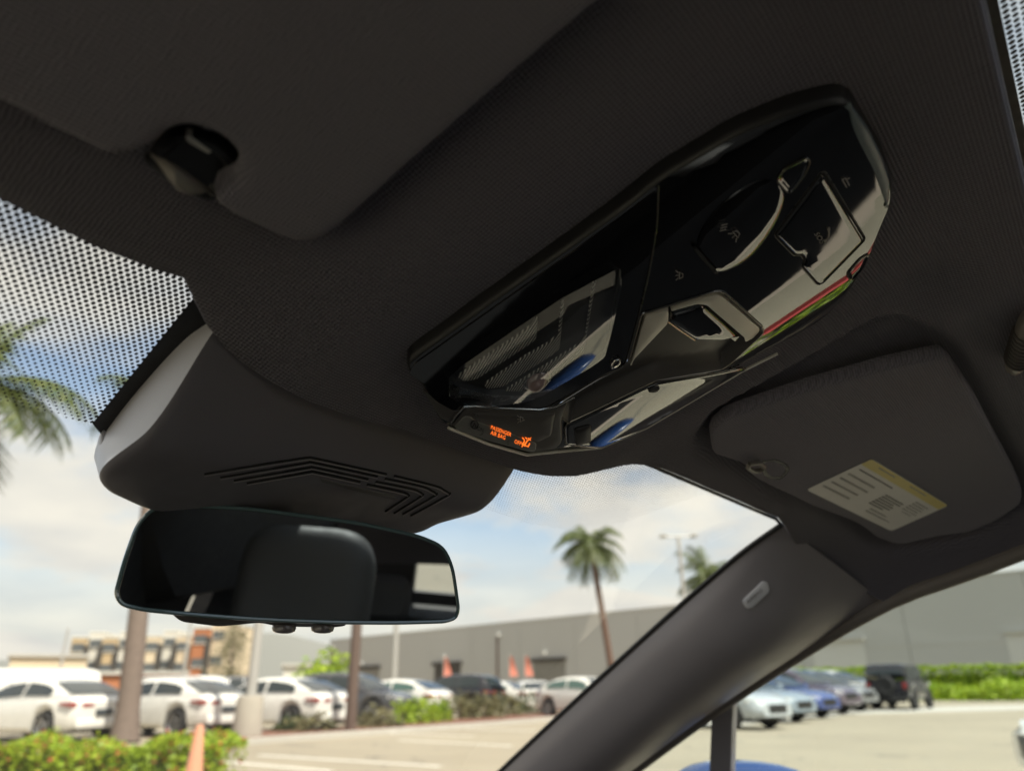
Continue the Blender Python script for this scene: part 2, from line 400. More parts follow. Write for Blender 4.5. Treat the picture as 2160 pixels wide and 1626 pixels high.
def HLr(x, y):
    q = np.stack([x, y], 1); z = HL(x, y)
    keep = sst(.004, .035, edist(hl, q))
    for pl, dep in ((pocket, .012), (dv, .004)):
        d = edist(pl, q); d = np.where(inside(pl, q), -d, d); z = z+dep*(1-sst(.002, .013, d))*keep
    return z
well = ccw(inset(CON, .0012))
v, f = fill(hl, .0080, [well])
V = np.stack([v[:, 0], v[:, 1], HLr(v[:, 0], v[:, 1])], 1)
# the rim rolls up and out to the glass
n = len(hl); e0 = np.stack([hl[:, 0], hl[:, 1], HLr(hl[:, 0], hl[:, 1])], 1); o1 = inset(hl, -.003); o2 = inset(hl, -.004)
e1 = np.stack([o1[:, 0], o1[:, 1], e0[:, 2]+.004], 1); e2 = np.stack([o2[:, 0], o2[:, 1], e0[:, 2]+.030], 1)
VV = list(V)+list(e0)+list(e1)+list(e2); b = len(V); FF = list(f)
for k in range(2): FF += [(b+k*n+i, b+k*n+(i+1) % n, b+(k+1)*n+(i+1) % n, b+(k+1)*n+i) for i in range(n)]
lining = mesh('headliner', VV, FF, M['headliner'], cabin, sharp=70)
lining['label'] = 'dark woven roof lining with a tongue running down to the mirror'

# outer roof skin, rear lining, glass roof
def grid(name, F, x0, x1, y0, y1, nx, ny, mat, parent, holes=None):
    xs, ys = np.linspace(x0, x1, nx), np.linspace(y0, y1, ny); X, Y = np.meshgrid(xs, ys); Z = F(X.ravel(), Y.ravel())
    V = np.stack([X.ravel(), Y.ravel(), Z], 1); F_ = []
    for j in range(ny-1):
        for i in range(nx-1):
            if holes and holes((xs[i]+xs[i+1])/2, (ys[j]+ys[j+1])/2): continue
            a = j*nx+i; F_.append((a, a+1, a+nx+1, a+nx))
    return mesh(name, V, F_, mat, parent, weld=False)
inroof = lambda x, y: abs(x-XC) < .40 and -.95 < y < -.017
grid('roof_skin', lambda x, y: H0(x, y)+.048, XC-.575, XC+.575, -1.7, .25, 33, 80, M['bluepaint'], cabin, inroof)
grid('rear_headliner', lambda x, y: H0(x, y), XC-.60, XC+.60, -1.65, -.0145, 31, 81, M['headliner'], cabin, inroof)
rg = grid('roof_glass', lambda x, y: H0(x, y)+.012, XC-.43, XC+.43, -.99, -.0155, 24, 24, M['roofglass'], cabin)
rg['label'] = 'tinted glass roof panel at the upper right edge of the photo'
# frit along the front of the roof glass: a solid strip, then dots
def glass_dots(name, pts, rad, F, off, mat, parent, seg=8):
    V, F_ = [], []; ang = np.arange(seg)*2*math.pi/seg
    for (x, y), r_ in zip(pts, rad):
        b = len(V); xx, yy = x+r_*np.cos(ang), y+r_*np.sin(ang)
        V += list(np.stack([xx, yy, F(xx, yy)-off], 1)); F_.append(tuple(range(b, b+seg)))
    o = mesh(name, V, F_, mat, parent, smooth=False, weld=False); o['kind'] = 'stuff'; return o
grid('roof_frit_band', lambda x, y: H0(x, y)+.0105, XC-.42, XC+.42, -.0215, -.0152, 40, 3, M['frit'], rg)
P, Q = [], []
for j in range(6):
    for i in range(240):
        P.append((XC-.40+i*.0034+(j % 2)*.0017, -.0232-j*.0030)); Q.append(.00145*(1-.10*j))
glass_dots('roof_frit_dots', P, Q, lambda x, y: H0(x, y)+.0105, 0, M['frit'], rg)

# windscreen
def ws_half(y): return .46+.30*(y-.27)
ws_rows = np.linspace(.235, .98, 40); V, F_ = [], []; nx = 41
for y in ws_rows:
    for i in range(nx):
        x = XC+(i/(nx-1)*2-1)*(ws_half(y)+.03); V.append((x, y-.18*(x-XC)**2*0, float(WS(x, y))))
for j in range(len(ws_rows)-1):
    for i in range(nx-1): a = j*nx+i; F_.append((a, a+1, a+nx+1, a+nx))
wsg = mesh('windshield', V, F_, M['windshield'], cabin, weld=False)
wsg['label'] = 'large clear windscreen with dotted shade band along its top'
# dotted shade band: large dots by the header, shrinking downwards; wider beside the solid sensor frit
lb = xy([(-120, 812), (0, 842), (100, 866), (212, 893)], WS); rb = xy([(905, 1078), (990, 1062), (1100, 1098), (1200, 1116), (1320, 1098), (1400, 1070), (1485, 1038)], WS)
lb = np.vstack([[[XC-.42, .285]], [[XC-.36, .345]], lb[lb[:, 0].argsort()]])
xs = np.concatenate([lb[:, 0], [XC-.02], np.sort(rb[:, 0])]); ysb = np.concatenate([lb[:, 1], [.40], rb[np.argsort(rb[:, 0]), 1]])
P, Q = [], []; pit = .0031
for j in range(75):
    y = .262+j*pit*.66
    for i in range(300):
        x = XC-.45+i*pit+(j % 2)*pit/2; dx = x-XC
        if -.200 < dx < .07: continue
        yl = np.interp(x, xs, ysb)
        if y > yl or dx > .33: continue
        t = np.clip((yl-y)/.10, 0, 1); r_ = pit*(.15+.21*min(1, t*1.3))
        edge = np.clip(1-(abs(dx+.197) if dx < 0 else abs(dx-.075))/.022, 0, 1)
        if dx > 0: r_ *= .72
        P.append((x, y)); Q.append(max(r_, pit*(.13+.27*edge) if edge > 0 else r_))
dots = glass_dots('frit_dots', P, Q, WS, .0012, M['frit'], wsg, 10)
band = xy(rnd([(412, 632), (440, 655), (470, 690), (330, 800), (225, 905), (206, 890), (240, 845), (330, 740)], [2, 5, 5, 5, 5, 8, 8, 5], 3), WS)
pad('sensor_frit_band', dense(ccw(np.vstack([[[XC-.2055, .285]], [[XC-.165, .285]], [[XC-.16, .40]], [[XC-.194, .402]], [[XC-.2045, .3935]]])), .01), [(0, .0016)], surf(WS), M['frit'], wsg, step=.02)

# right windscreen pillar trim
PL = [(1652, 1108), (1560, 1174), (1440, 1276), (1300, 1402), (1180, 1512), (1060, 1624), (930, 1748)]
PR_ = [(1868, 1271), (1792, 1312), (1700, 1367), (1600, 1431), (1470, 1520), (1330, 1624), (1180, 1735)]
PLw = hit(PL, WS, .004); nside = np.array([1, 0, .4]); PRw = hitplane(PR_, (XC+.632, 0, EYE), nside)
def spl(P, n):
    P = np.asarray(P, float); t = np.linspace(0, len(P)-1, n); o = []
    for q in t:
        i = min(int(q), len(P)-2); s = q-i; p0, p1, p2, p3 = P[max(i-1, 0)], P[i], P[i+1], P[min(i+2, len(P)-1)]
        o.append(.5*((2*p1)+(-p0+p2)*s+(2*p0-5*p1+4*p2-p3)*s*s+(-p0+3*p1-3*p2+p3)*s**3))
    return np.array(o)
Lw, Rw = spl(PLw, 60), spl(PRw, 60); inw = np.array([-.62, -.62, -.42]); inw /= np.linalg.norm(inw)
def pill(i, t):
    w = math.sin(math.pi*t**.85)**.75; k = .056*w*(.06+.94*float(sst(0, 24, np.float64(i))))
    return Lw[i]*(1-t)+Rw[i]*t+inw*k
TS = np.linspace(0, 1, 21)
pil = [[pill(i, t) for t in TS] for i in range(60)]
ring = [[*p, Rw[i]+np.array([.015, .0, .004]), Lw[i]+np.array([.010, .0, .001])] for i, p in enumerate(pil)]
pt = loft('pillar_trim', ring, M['pillar'], cabin, sharp=60)
pt['label'] = 'grey plastic windscreen pillar trim with small airbag badge'
def on_pillar(px):
    d = (np.array(pil).reshape(-1, 3)-EYEV); z = d@FW; X = np.stack([PW/2+FPX*(d@RT)/z, PH/2-FPX*(d@UP)/z], 1); o = []
    A = np.array(pil).reshape(-1, 3)
    for p in px:
        k = np.argsort(((X-np.array(p))**2).sum(1))[:4]; w = 1/(((X[k]-np.array(p))**2).sum(1)+4); o.append((A[k]*w[:, None]).sum(0)/w.sum())
    o = np.array(o); c = o.mean(0); u, s, vt = np.linalg.svd(o-c); return c, vt
bp = rnd([(1565, 1267), (1608, 1225), (1619, 1228), (1624, 1247), (1586, 1283), (1573, 1283)], 6, 4)
c, vt = on_pillar([(1565, 1267), (1608, 1225), (1624, 1247), (1586, 1283), (1595, 1255)])
def pmap(px, c, nn, off):
    nn = nn if nn@(EYEV-c) > 0 else -nn; return hitplane(px, c+nn*off, nn), nn
bw, nn = pmap(bp, c, vt[2], .0012)
u0, v0 = vt[0], np.cross(nn, vt[0]); b2 = np.stack([(bw-c)@u0, (bw-c)@v0], 1)
M['seal'] = plain('warm_grey_door_seal', (.22, .195, .175), .6, .1, 40)
M['badge'] = plain('light_grey_badge', (.72, .72, .75), .4, .05, 80)
badge = pad('airbag_badge', b2, [(0, 0), (.0003, .0018), (.0012, .0022)], lambda a, b_, h: c+a[:, None]*u0+b_[:, None]*v0+nn*h[:, None], M['badge'], pt)
def text_px(name, s, p0, e1, e2, proj, mat, parent):
    """lettering on a surface: p0 = baseline start, e1 = one text unit along, e2 = one unit up (in sight-line pixels)"""
    v, f = text_mesh(s); px = np.array(p0)[None]+v[:, :1]*np.array(e1)[None]+v[:, 1:]*np.array(e2)[None]
    return mesh(name, proj(px), f, mat, parent, smooth=False)
text_px('badge_lettering', 'AIRBAG', (1577, 1274), (9.2, -8.0), (-4.5, -10), lambda px: pmap(px, c, nn, .0037)[0], M['satin'], badge)
# seal along the door side of the pillar and roof rail
rail = hit([(1868, 1268), (1930, 1246), (2000, 1222), (2080, 1193), (2160, 1162), (2230, 1138)], H0, .0)
tube('door_seal', np.vstack([Rw[::-1]+np.array([-.004, -.004, 0]), rail[1:]]), .0085, M['seal'], cabin, 10)
tube('glass_edge_frit', Lw+np.array([-.0005, .0008, .0014]), .0030, M['frit'], wsg, 6)
tube('header_glass_edge', hit([(1340, 964), (1400, 990), (1500, 1033), (1600, 1076), (1640, 1093), (1654, 1108)], WS, -.0005)+np.array([0, .0020, 0]), .0020, M['frit'], wsg, 6)

# right door: window divider, panes, door card and shell (seen past the pillar and in reflections)
def sidepl(y, z): return (XC+.632-.4*(z-EYE), y, z)
dv0 = hitplane([(1503, 1470), (1546, 1450), (1541, 1640), (1496, 1640)], (XC+.635, 0, EYE), nside); dv0 = np.vstack([dv0[0]+(dv0[0]-dv0[3])*.3, dv0[1]+(dv0[1]-dv0[2])*.3, dv0[2]+(dv0[2]-dv0[1])*.6, dv0[3]+(dv0[3]-dv0[0])*.6])
loft('window_divider', [dv0, dv0+np.array([.018, 0, .007])], M['pillar'], cabin, sharp=30)
gq = [sidepl(.9, EYE-.2), sidepl(-.35, EYE-.2), sidepl(-.35, EYE+.16), sidepl(.18, EYE+.13), sidepl(.36, EYE+.05)]
def sheet3(name, q, mat, parent, th=.004):
    q = np.array(q) + np.array([.012, 0, .004]); o = mesh(name, list(q)+list(q+np.array([th, 0, 0])), [tuple(range(len(q))), tuple(range(len(q), 2*len(q)))], mat, parent, smooth=False); return o
sheet3('side_window', gq, M['sideglass'], cabin)
lq = [(2*XC-p[0], p[1], p[2]) for p in gq]; mesh('side_window', lq, [tuple(range(len(lq)))], M['sideglass'], cabin, smooth=False)
for s in (1, -1):
    X = lambda d: XC+s*d
    ringd = []
    for y in np.linspace(1.0, -1.75, 24):
        ringd.append([(X(.715), y, EYE-.21), (X(.70), y, EYE-.20), (X(.672), y, EYE-.225), (X(.655), y, EYE-.36), (X(.60), y, EYE-.42), (X(.62), y, EYE-.50), (X(.66), y, EYE-.85), (X(.80), y, EYE-.85), (X(.80), y, EYE-.30)])
    loft('door_card', ringd, M['cardtrim'], cabin, sharp=50)
    for y0, y1 in ((-.36, -.52), (-1.22, -1.62)) if s > 0 else ((-.36, -.78), (-.96, -1.62)):  # left-hand pillars widened to keep bright sky out of the mirror
        r0 = [(X(.60), y0-.02, EYE+.13), (X(.56), y1, EYE+.14), (X(.70), y1-.06, EYE-.24), (X(.72), y0-.06, EYE-.24)]
        loft('roof_pillar', [r0, [(p[0]+s*.04, p[1], p[2]) for p in r0]], M['cabin'], cabin, sharp=30)
    rr = []
    for y in np.linspace(.02, -1.65, 24):
        dz = .20*float(sst(.40, .65, np.float64(-y))) if s < 0 else 0.0  # left rail lowered aft to cut window light in the mirror
        rr.append([(X(.52), y, EYE+.20), (X(.60), y, EYE+.12-dz), (X(.66), y, EYE+.10-dz), (X(.70), y, EYE+.20)])
    loft('roof_rail', rr, M['cabin'], cabin, sharp=50)
    if s < 0:
        pr = [[(X(.46), .24, EYE+.19), (X(.50), .22, EYE+.15), (X(.60), .2, EYE+.09), (X(.63), .2, EYE+.13)], [(X(.60), .9, EYE-.17), (X(.62), .86, EYE-.2), (X(.70), .82, EYE-.2), (X(.74), .86, EYE-.17)]]
        loft('pillar_trim', pr, M['pillar'], cabin, sharp=50)
box('cabin_floor', (XC, -.3, .32), (1.5, 3.0, .05), M['carpet'], cabin)
box('rear_shelf', (XC, -1.78, EYE-.22), (1.4, .5, .06), M['cabin'], cabin)
box('rear_bulkhead', (XC, -2.0, .6), (1.5, .08, .70), M['cabin'], cabin)
rwq = [(XC-.34, -2.02, EYE-.18), (XC+.58, -2.02, EYE-.18), (XC+.48, -1.9, EYE-.02), (XC-.32, -1.9, EYE-.02)]  # narrowed so less bright sky shows in the mirror
mesh('rear_quarter_blocker', [(XC-.62, -2.02, EYE-.2), (XC-.34, -2.02, EYE-.2), (XC-.32, -1.9, EYE+.0), (XC-.62, -1.9, EYE+.0), (XC-.62, -2.08, EYE-.2), (XC-.34, -2.08, EYE-.2), (XC-.32, -1.96, EYE+.0), (XC-.62, -1.96, EYE+.0)], [(0, 1, 2, 3), (4, 5, 6, 7), (1, 5, 6, 2), (3, 2, 6, 7)], M['cabin'], cabin, smooth=False)  # solid panel added to darken the mirror's right end
grid('rear_headliner', lambda x, y: EYE+.12+.55*(y+1.62)-.1*(x-XC)**2, XC-.62, XC+.62, -1.91, -1.62, 12, 6, M['headliner'], cabin)
mesh('rear_window', rwq, [(0, 1, 2, 3)], M['sideglass'], cabin, smooth=False)
dash = []
for x in np.linspace(XC-.72, XC+.72, 20):
    dash.append([(x, 1.02, EYE-.20), (x, .72, EYE-.215), (x, .56, EYE-.235), (x, .50, EYE-.29), (x, .52, EYE-.42), (x, .62, EYE-.75), (x, 1.02, EYE-.78)])
loft('dashboard', dash, M['cardtrim'], cabin, sharp=50)
loft('centre_console', [[(XC-.13, y, EYE-.72), (XC-.12, y, zc-.03), (XC-.09, y, zc), (XC+.09, y, zc), (XC+.12, y, zc-.03), (XC+.13, y, EYE-.72)] for y, zc in ((.6, EYE-.40), (.3, EYE-.52), (-.1, EYE-.54), (-.2, EYE-.48), (-.55, EYE-.47))], M['gloss'], cabin, sharp=50)
# blue outside mirror cap on the right door
cap = []
mc = hitplane([(1572, 1698)], (XC+.86, 0, EYE), (1, 0, 0))[0]
for k in range(13):
    a = math.pi*k/12; cap.append([mc+np.array([.05*math.sin(a)*math.cos(q), .115*math.cos(a), .062*math.sin(a)**.45*math.sin(q)]) for q in np.linspace(0, 2*math.pi, 14)[:-1]])
M['outer'] = M['bluepaint']
dm = loft('door_mirror_cap', cap, M['outer'], cabin); dm['label'] = 'rounded blue outside mirror cap below the side window'

# seats (they show in the mirror and in the glossy console)
def seat(x, label):
    s = empty('front_seat', (x, -.70, .34)); tag(s, label, 'car seat', 'front seats')
    def rp(w, h, r): return rnd([(-w, -h), (w, -h), (w, h), (-w, h)], r, 8)
    def mp(cx, cy, cz, tilt, bul):
        ct, st = math.cos(tilt), math.sin(tilt)
        def m(u, v, h):
            h2 = h+bul*(1-np.clip((u/.30)**2, 0, 1)); return np.stack([cx+u, cy+h2*ct-v*st, cz+v*ct+h2*st], 1)
        return m
    pad('headrest', rp(.128, .135, .085), [(.02, -.055), (.004, -.04), (0, -.01), (.004, .02), (.016, .035), (.035, .042)], mp(0, .06, EYE-.34-.062, .15, .02), M['rest'], s, step=.02, sharp=80)
    pad('backrest', rp(.25, .31, .12), [(.02, -.09), (0, -.04), (.0, .01), (.012, .045), (.04, .05)], mp(0, .0, EYE-.34-.48, .25, .03), M['leather'], s, step=.03, sharp=80)
    pad('cushion', rp(.26, .26, .10), [(.02, -.12), (0, -.03), (.01, .03), (.04, .045)], lambda u, v, h: np.stack([u, .36+v, .06+h], 1), M['leather'], s, step=.03, sharp=80)
    for q in (-.06, .06): tube('headrest_post', [(q, .05, EYE-.34-.22), (q, .06, EYE-.34-.08)], .006, M['steel'], s)
    return s
seat(0.0, 'grey leather front seat whose headrest shows in the mirror')
seat(2*XC, 'grey leather front seat on the passenger side beside the door')
bench = empty('rear_bench', (XC, -1.45, .34)); tag(bench, 'dark grey leather rear bench behind the front seats', 'car seat')
for q in (-.4, 0, .4):
    pad('headrest', rnd([(-.12, -.07), (.12, -.07), (.12, .07), (-.12, .07)], .05, 6), [(.01, -.05), (0, 0), (.02, .03)], (lambda cx: lambda u, v, h: np.stack([cx+u, -.12+h, EYE-.34-.14+v], 1))(q), M['leather'], bench, step=.03)
pad('backrest', rnd([(-.62, -.3), (.62, -.3), (.62, .3), (-.62, .3)], .1, 6), [(.01, -.06), (0, 0), (.03, .04)], lambda u, v, h: np.stack([u, -.05+h-.2*v, EYE-.34-.5+v], 1), M['leather'], bench, step=.06)

# ------------------------------------------------------------------ sun visors
dvo = empty('sun_visor', (0, 0, 0)); tag(dvo, 'large dark fabric sun visor at upper left with a notch around its hinge clip', 'sun visor', 'sun visors')
dvd = ccw(dense(dv, .006))
pad('visor_panel', dvd, [(.004, -.001), (.0005, .004), (0, .008), (.0012, .0125), (.0035, .0152), (.007, .016)], surf(H0), M['visor'], dvo, step=.010, sharp=80)
hx = xy([(440, 425), (500, 395), (510, 345), (470, 300), (395, 272), (350, 285), (310, 330), (300, 336), (345, 378), (400, 405)], H0, .002)
pad('clip_recess', ccw(dense(rnd(hx, .006, 4), .003)), [(0, -.001), (.001, .0035), (.003, .004), (.006, .001)], surf(H0), M['dark'], dvo, step=.006)
sl = xy(rnd([(388, 286), (396, 280), (447, 309), (450, 320), (440, 326), (390, 297)], 5, 3), H0, .0032)
pad('clip_slot', ccw(sl), [(0, .001), (.0004, .0035), (.001, .004)], surf(H0), M['satin_grey'], dvo)
ck = [(318, 325, .004, 4), (332, 338, .009, 9), (350, 356, .014, 20), (372, 375, .017, 27), (396, 388, .017, 24), (415, 394, .014, 16), (438, 400, .008, 7), (455, 412, .004, 4)]
rr = []
for (x_, y_, o_, w_) in ck:
    p = hit([(x_, y_)], H0, o_)[0]; s_ = w_/FPX*.31
    rr.append([p+s_*(math.cos(a)*np.array([.55, .75, .0])+math.sin(a)*.75*np.array([-.2, .1, .95])) for a in np.linspace(0, 2*math.pi, 15)[:-1]])
M['clip'] = plain('warm_grey_clip', (.20, .185, .165), .38, .05, 80)
loft('hinge_clip', rr, M['clip'], dvo, sharp=60)

pvo = empty('sun_visor', (0, 0, 0)); tag(pvo, 'dark sun visor with a yellow and white warning sticker above the pillar', 'sun visor', 'sun visors')
pvd = ccw(dense(rnd(pv, .002, 2), .006))
pad('visor_panel', pvd, [(.002, -.006), (.0, -.002), (.0003, .003), (.0012, .0054), (.003, .006)], surf(H0), M['visor'], pvo, step=.012, sharp=80)
cp = hit([(1582, 978), (1578, 986), (1590, 994), (1604, 992), (1612, 985), (1600, 976)], H0, .011)
tube('hinge_clip', np.vstack([cp, cp[:1]])[[0, 1, 2, 3, 4, 5, 6]], .0022, M['clip'], pvo, 8)
cr_ = xy(rnd([(1600, 972), (1640, 966), (1672, 984), (1650, 1012), (1610, 1008)], 14, 4), H0, .006)
pad('clip_recess', ccw(cr_), [(0, .004), (.001, .0066), (.003, .0063), (.006, .0055)], surf(H0), M['dark'], pvo, step=.006)
# sticker
A_, B_, C_, D_ = map(np.array, ((1839., 968.), (2001., 1066.), (1880., 1120.), (1701., 1033.)))
def q4(u, v): return (A_*(1-u)+B_*u)*(1-v)+(D_*(1-u)+C_*u)*v
def stick(name, u0, u1, v0, v1, off, mat, parent, r=0):
    q = rnd([q4(u0, v0), q4(u1, v0), q4(u1, v1), q4(u0, v1)], r, 3) if r else np.array([q4(u0, v0), q4(u1, v0), q4(u1, v1), q4(u0, v1)])
    p = xy(dense(q, 30), H0, off); return pad(name, p, [(0, off-.0003), (0, off)], surf(H0), mat, parent, step=.03)
M['paper'] = plain('sticker_paper', (.88, .86, .83), .55, .05, 90); M['yellow'] = plain('sticker_yellow', (.80, .68, .25), .55, .06, 90); M['ink'] = plain('sticker_ink', (.16, .15, .15), .6, .2, 90)
M['faint'] = plain('sticker_faint_ink', (.36, .35, .33), .6, .1, 90)
st = stick('warning_sticker', 0, 1, 0, 1, .0068, M['paper'], pvo, 7); st['label'] = 'white warning sticker with yellow header band'
stick('sticker_header', .005, .995, .01, .17, .0072, M['yellow'], st, 3)
pr2 = random.Random(3)
for (u0, u1, v0, v1, nl, mt) in ((.06, .50, .25, .31, 1, 'ink'), (.05, .42, .40, .92, 4, 'faint'), (.52, .74, .42, .74, 6, 'ink'), (.78, .95, .26, .60, 6, 'faint'), (.60, .92, .78, .92, 2, 'faint'), (.15, .40, .06, .12, 1, 'faint'), (.55, .80, .06, .12, 1, 'faint')):
    for k in range(nl):
        va = v0+(v1-v0)*k/nl; stick('printed_line', u0, u1-(u1-u0)*pr2.random()*.25, va, va+(v1-v0)/nl*(.30 if mt == 'ink' else .22), .0076, M[mt], st)

# ribbed grip at the right edge of the lining
gp = hit([(2137, 778), (2150, 740), (2164, 700), (2184, 640), (2200, 590)], H0, .010)
gr = empty('ribbed_grip', tuple(gp[0])); tag(gr, 'ribbed grey plastic grip on the lining at the right edge', 'grip')
ax = gp[-1]-gp[0]; ax /= np.linalg.norm(ax); sd_ = np.cross(ax, [0, 0, 1.]); sd_ /= np.linalg.norm(sd_); dn = np.array([0, 0, -1.])
rr = []
for k, (s, w, d) in enumerate(((0, .003, .004), (.003, .0058, .007), (.010, .0066, .0085), (.05, .007, .009), (.072, .006, .0075), (.076, .003, .004))):
    rr.append([ax*s+sd_*w*math.cos(a)+dn*(d*math.sin(a)*1.0+.000) for a in np.linspace(0, 2*math.pi, 13)[:-1]])
loft('grip_body', rr, M['clip'], gr, sharp=70)
for k in range(9):
    s = .016+k*.005; tube('rib', [ax*s+sd_*.0072*math.cos(a)+dn*.0092*math.sin(a) for a in np.linspace(-.6, math.pi*.9, 9)], .0009, M['satin'], gr, 5)

# ------------------------------------------------------------------ sensor cover behind the mirror
cov = empty('sensor_cover', (0, 0, 0)); tag(cov, 'angular dark plastic sensor cover with chevron vents above the rear view mirror', 'sensor cover')
lip_px = [(490, 735), (430, 783), (365, 837), (300, 889), (250, 930), (222, 962), (213, 990), (222, 1012), (250, 1034), (330, 1068), (480, 1098), (700, 1122), (868, 1116), (930, 1090), (1000, 1060), (1092, 1006)]
base_px = [(440, 674), (386, 716), (330, 776), (270, 847), (226, 906), (204, 940), (198, 968)]
lip = xy(lip_px, WS, .029); base = xy(base_px, WS, .001)
lip = np.vstack([lip, [[lip[-1][0]+.012, .300], [XC+.02, .285], [XC-.185, .270]]]); cen_ = lip.mean(0)
base = np.vstack([base, [p+(p-cen_)/np.linalg.norm(p-cen_)*.006 for p in lip[len(base):]]])
def resamp(P, per=9):
    o = []
    for i_ in range(len(P)):
        p0, p1, p2, p3 = P[i_-1], P[i_], P[(i_+1) % len(P)], P[(i_+2) % len(P)]
        for k in range(per): t = k/per; o.append(.5*((2*p1)+(-p0+p2)*t+(2*p0-5*p1+4*p2-p3)*t*t+(-p0+3*p1-3*p2+p3)*t**3))
    return np.array(o)
cpoly, cbase = resamp(lip), resamp(base)
if area2(cpoly) < 0: cpoly, cbase = cpoly[::-1].copy(), cbase[::-1].copy()
def cov_map(u, v, h):
    k = np.clip((h-.018)/.014, 0, 1)
    h = h*(.10+.90*sst(.300, .352, v)); extra = .010*(1-sst(.34, .405, v+.12*(u-XC+.1)))*k*sst(.30, .35, v) + .004*k*np.cos((u-XC+.05)*9)
    return np.stack([u, v, WS(u, v)-h-extra], 1)
pad('cover_shell', cpoly, [(.0, .029), (.0012, .0304), (.004, .0316), (.012, .032)], cov_map, M['plastic'], cov, step=.007, sharp=55)
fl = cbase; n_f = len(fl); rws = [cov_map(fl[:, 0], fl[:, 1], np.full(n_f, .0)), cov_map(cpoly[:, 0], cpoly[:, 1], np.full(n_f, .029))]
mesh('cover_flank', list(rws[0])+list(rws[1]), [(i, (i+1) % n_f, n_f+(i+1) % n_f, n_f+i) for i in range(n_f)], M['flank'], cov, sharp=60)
def COV(x, y):
    s = np.shape(x); return cov_map(np.ravel(x), np.ravel(y), np.full(np.size(x), .032))[:, 2].reshape(s)
def zv(pts): return [(400+a/3.857, 940+b_/3.857) for a, b_ in pts]
vents = [[(120, 230), (500, 168), (900, 106), (960, 100), (1010, 103), (1300, 166), (1600, 232)], [(1665, 245), (1990, 325), (2070, 362), (2105, 385), (2095, 405), (1800, 565)],
         [(250, 257), (600, 199), (920, 146), (970, 138), (1020, 141), (1525, 250)], [(1590, 268), (1880, 330), (1970, 368), (2002, 390), (1990, 408), (1735, 553)],
         [(360, 282), (930, 186), (980, 178), (1030, 181), (1450, 272)], [(1515, 292), (1800, 350), (1868, 375), (1893, 395), (1880, 412), (1665, 545)],
         [(465, 303), (940, 221), (985, 214), (1030, 217), (1385, 295)], [(1445, 315), (1700, 370), (1762, 388), (1780, 402), (1765, 418), (1595, 530)]]
for k, vl in enumerate(vents):
    q = np.array(zv(vl)); q = spl(q, 24); p = hit(q, COV, .0001)
    tube('vent_slot', p, .00085, M['gap'], cov, 6); tube('vent_lip', hit(q+np.array([0, 3.4]), COV, .0002), .0006, M['pillar'], cov, 6)
sp = xy(zv([(1060, 262), (1700, 412), (1655, 436), (1075, 296)]), COV)
pad('sensor_window', ccw(dense(sp, .01)), [(0, -.001), (.0003, .0004)], surf(COV), M['satin'], cov, step=.01)

# ------------------------------------------------------------------ rear view mirror
mir = empty('rear_view_mirror', (0, 0, 0)); tag(mir, 'frameless dark rear view mirror below the sensor cover, showing a headrest', 'mirror')
NAZ, NEL = 206.0, -6.2
mn = np.array([math.sin(R(NAZ))*math.cos(R(NEL)), math.cos(R(NAZ))*math.cos(R(NEL)), math.sin(R(NEL))])
MD = .435; mP = EYEV+FW*MD+RT*(605-PW/2)/FPX*MD-UP*(1190-PH/2)/FPX*MD
mA = np.cross(mn, [0, 0, 1.]); mA /= np.linalg.norm(mA); mB = np.cross(mA, mn)
mpx = rnd([(322, 1071), (362, 1064), (520, 1071), (760, 1102), (885, 1130), (936, 1152), (955, 1195), (962, 1240), (968, 1285), (962, 1304), (940, 1311), (840, 1314), (700, 1313), (560, 1308), (420, 1298), (300, 1286), (256, 1275), (243, 1252), (262, 1180), (290, 1104)],
          [20, 15, 40, 40, 30, 24, 20, 20, 14, 10, 14, 40, 60, 60, 60, 40, 20, 20, 40, 24], 4)
mw = hitplane(mpx, mP, mn)-mP; m2 = ccw(np.stack([mw@mA, mw@mB], 1))
m2 = dense(m2, .004)
mmap = lambda a, b_, h: mP+a[:, None]*mA+b_[:, None]*mB+mn*h[:, None]
pad('mirror_housing', m2, [(.022, -.042), (.010, -.034), (.003, -.018), (.0005, -.007), (0, -.0035), (0, -.0012), (.0006, -.0003), (.0016, 0)], mmap, M['gloss'], mir, sharp=60)
pad('mirror_glass', inset(m2, .0016), [(0, .00035)], mmap, M['mirror'], mir, step=.02)
M['rimglass'] = plain('polished_glass_edge', (.10, .16, .16), .12, .05, 60, coat=1.0, spec=1.0)
tube('glass_edge', mmap(inset(m2, .0003)[:, 0], inset(m2, .0003)[:, 1], np.full(len(m2), -.0004)), .0013, M['rimglass'], mir, 8, closed=True)
def mloc(px, h=0): return hitplane([px], mP+mn*h, mn)[0]
# lower sensor lip and two round push buttons under the glass
q = hitplane(rnd([(352, 1285), (560, 1295), (720, 1300), (728, 1318), (700, 1322), (585, 1320), (545, 1312), (460, 1320), (380, 1310)], 12, 4), mP-mn*.012, mn)-mP
q2 = ccw(np.stack([q@mA, q@mB], 1)); pad('lower_housing', q2, [(.002, -.022), (0, -.016), (0, -.006), (.002, -.004)], mmap, M['satin'], mir)
M['smoke'] = plain('smoky_button', (.16, .14, .14), .18, .05, 80, coat=.6)
for bx in (600, 681):
    p = mloc((bx, 1317), -.009); rr = []
    for s, w in ((0, .0066), (.0018, .0070), (.0036, .0064), (.0046, .0045), (.005, .002)):
        rr.append([p-np.array([0, 0, s])+w*(math.cos(a)*mA+.8*math.sin(a)*mn) for a in np.linspace(0, 2*math.pi, 19)[:-1]])
    loft('push_button', rr, M['smoke'], mir)
# ball joint arm to the cover
tube('mirror_arm', [mP-mn*.03, mP-mn*.05+np.array([0, 0, .012]), mP-mn*.065+np.array([0, 0, .045])], [.012, .012, .016], M['satin'], mir, 12)
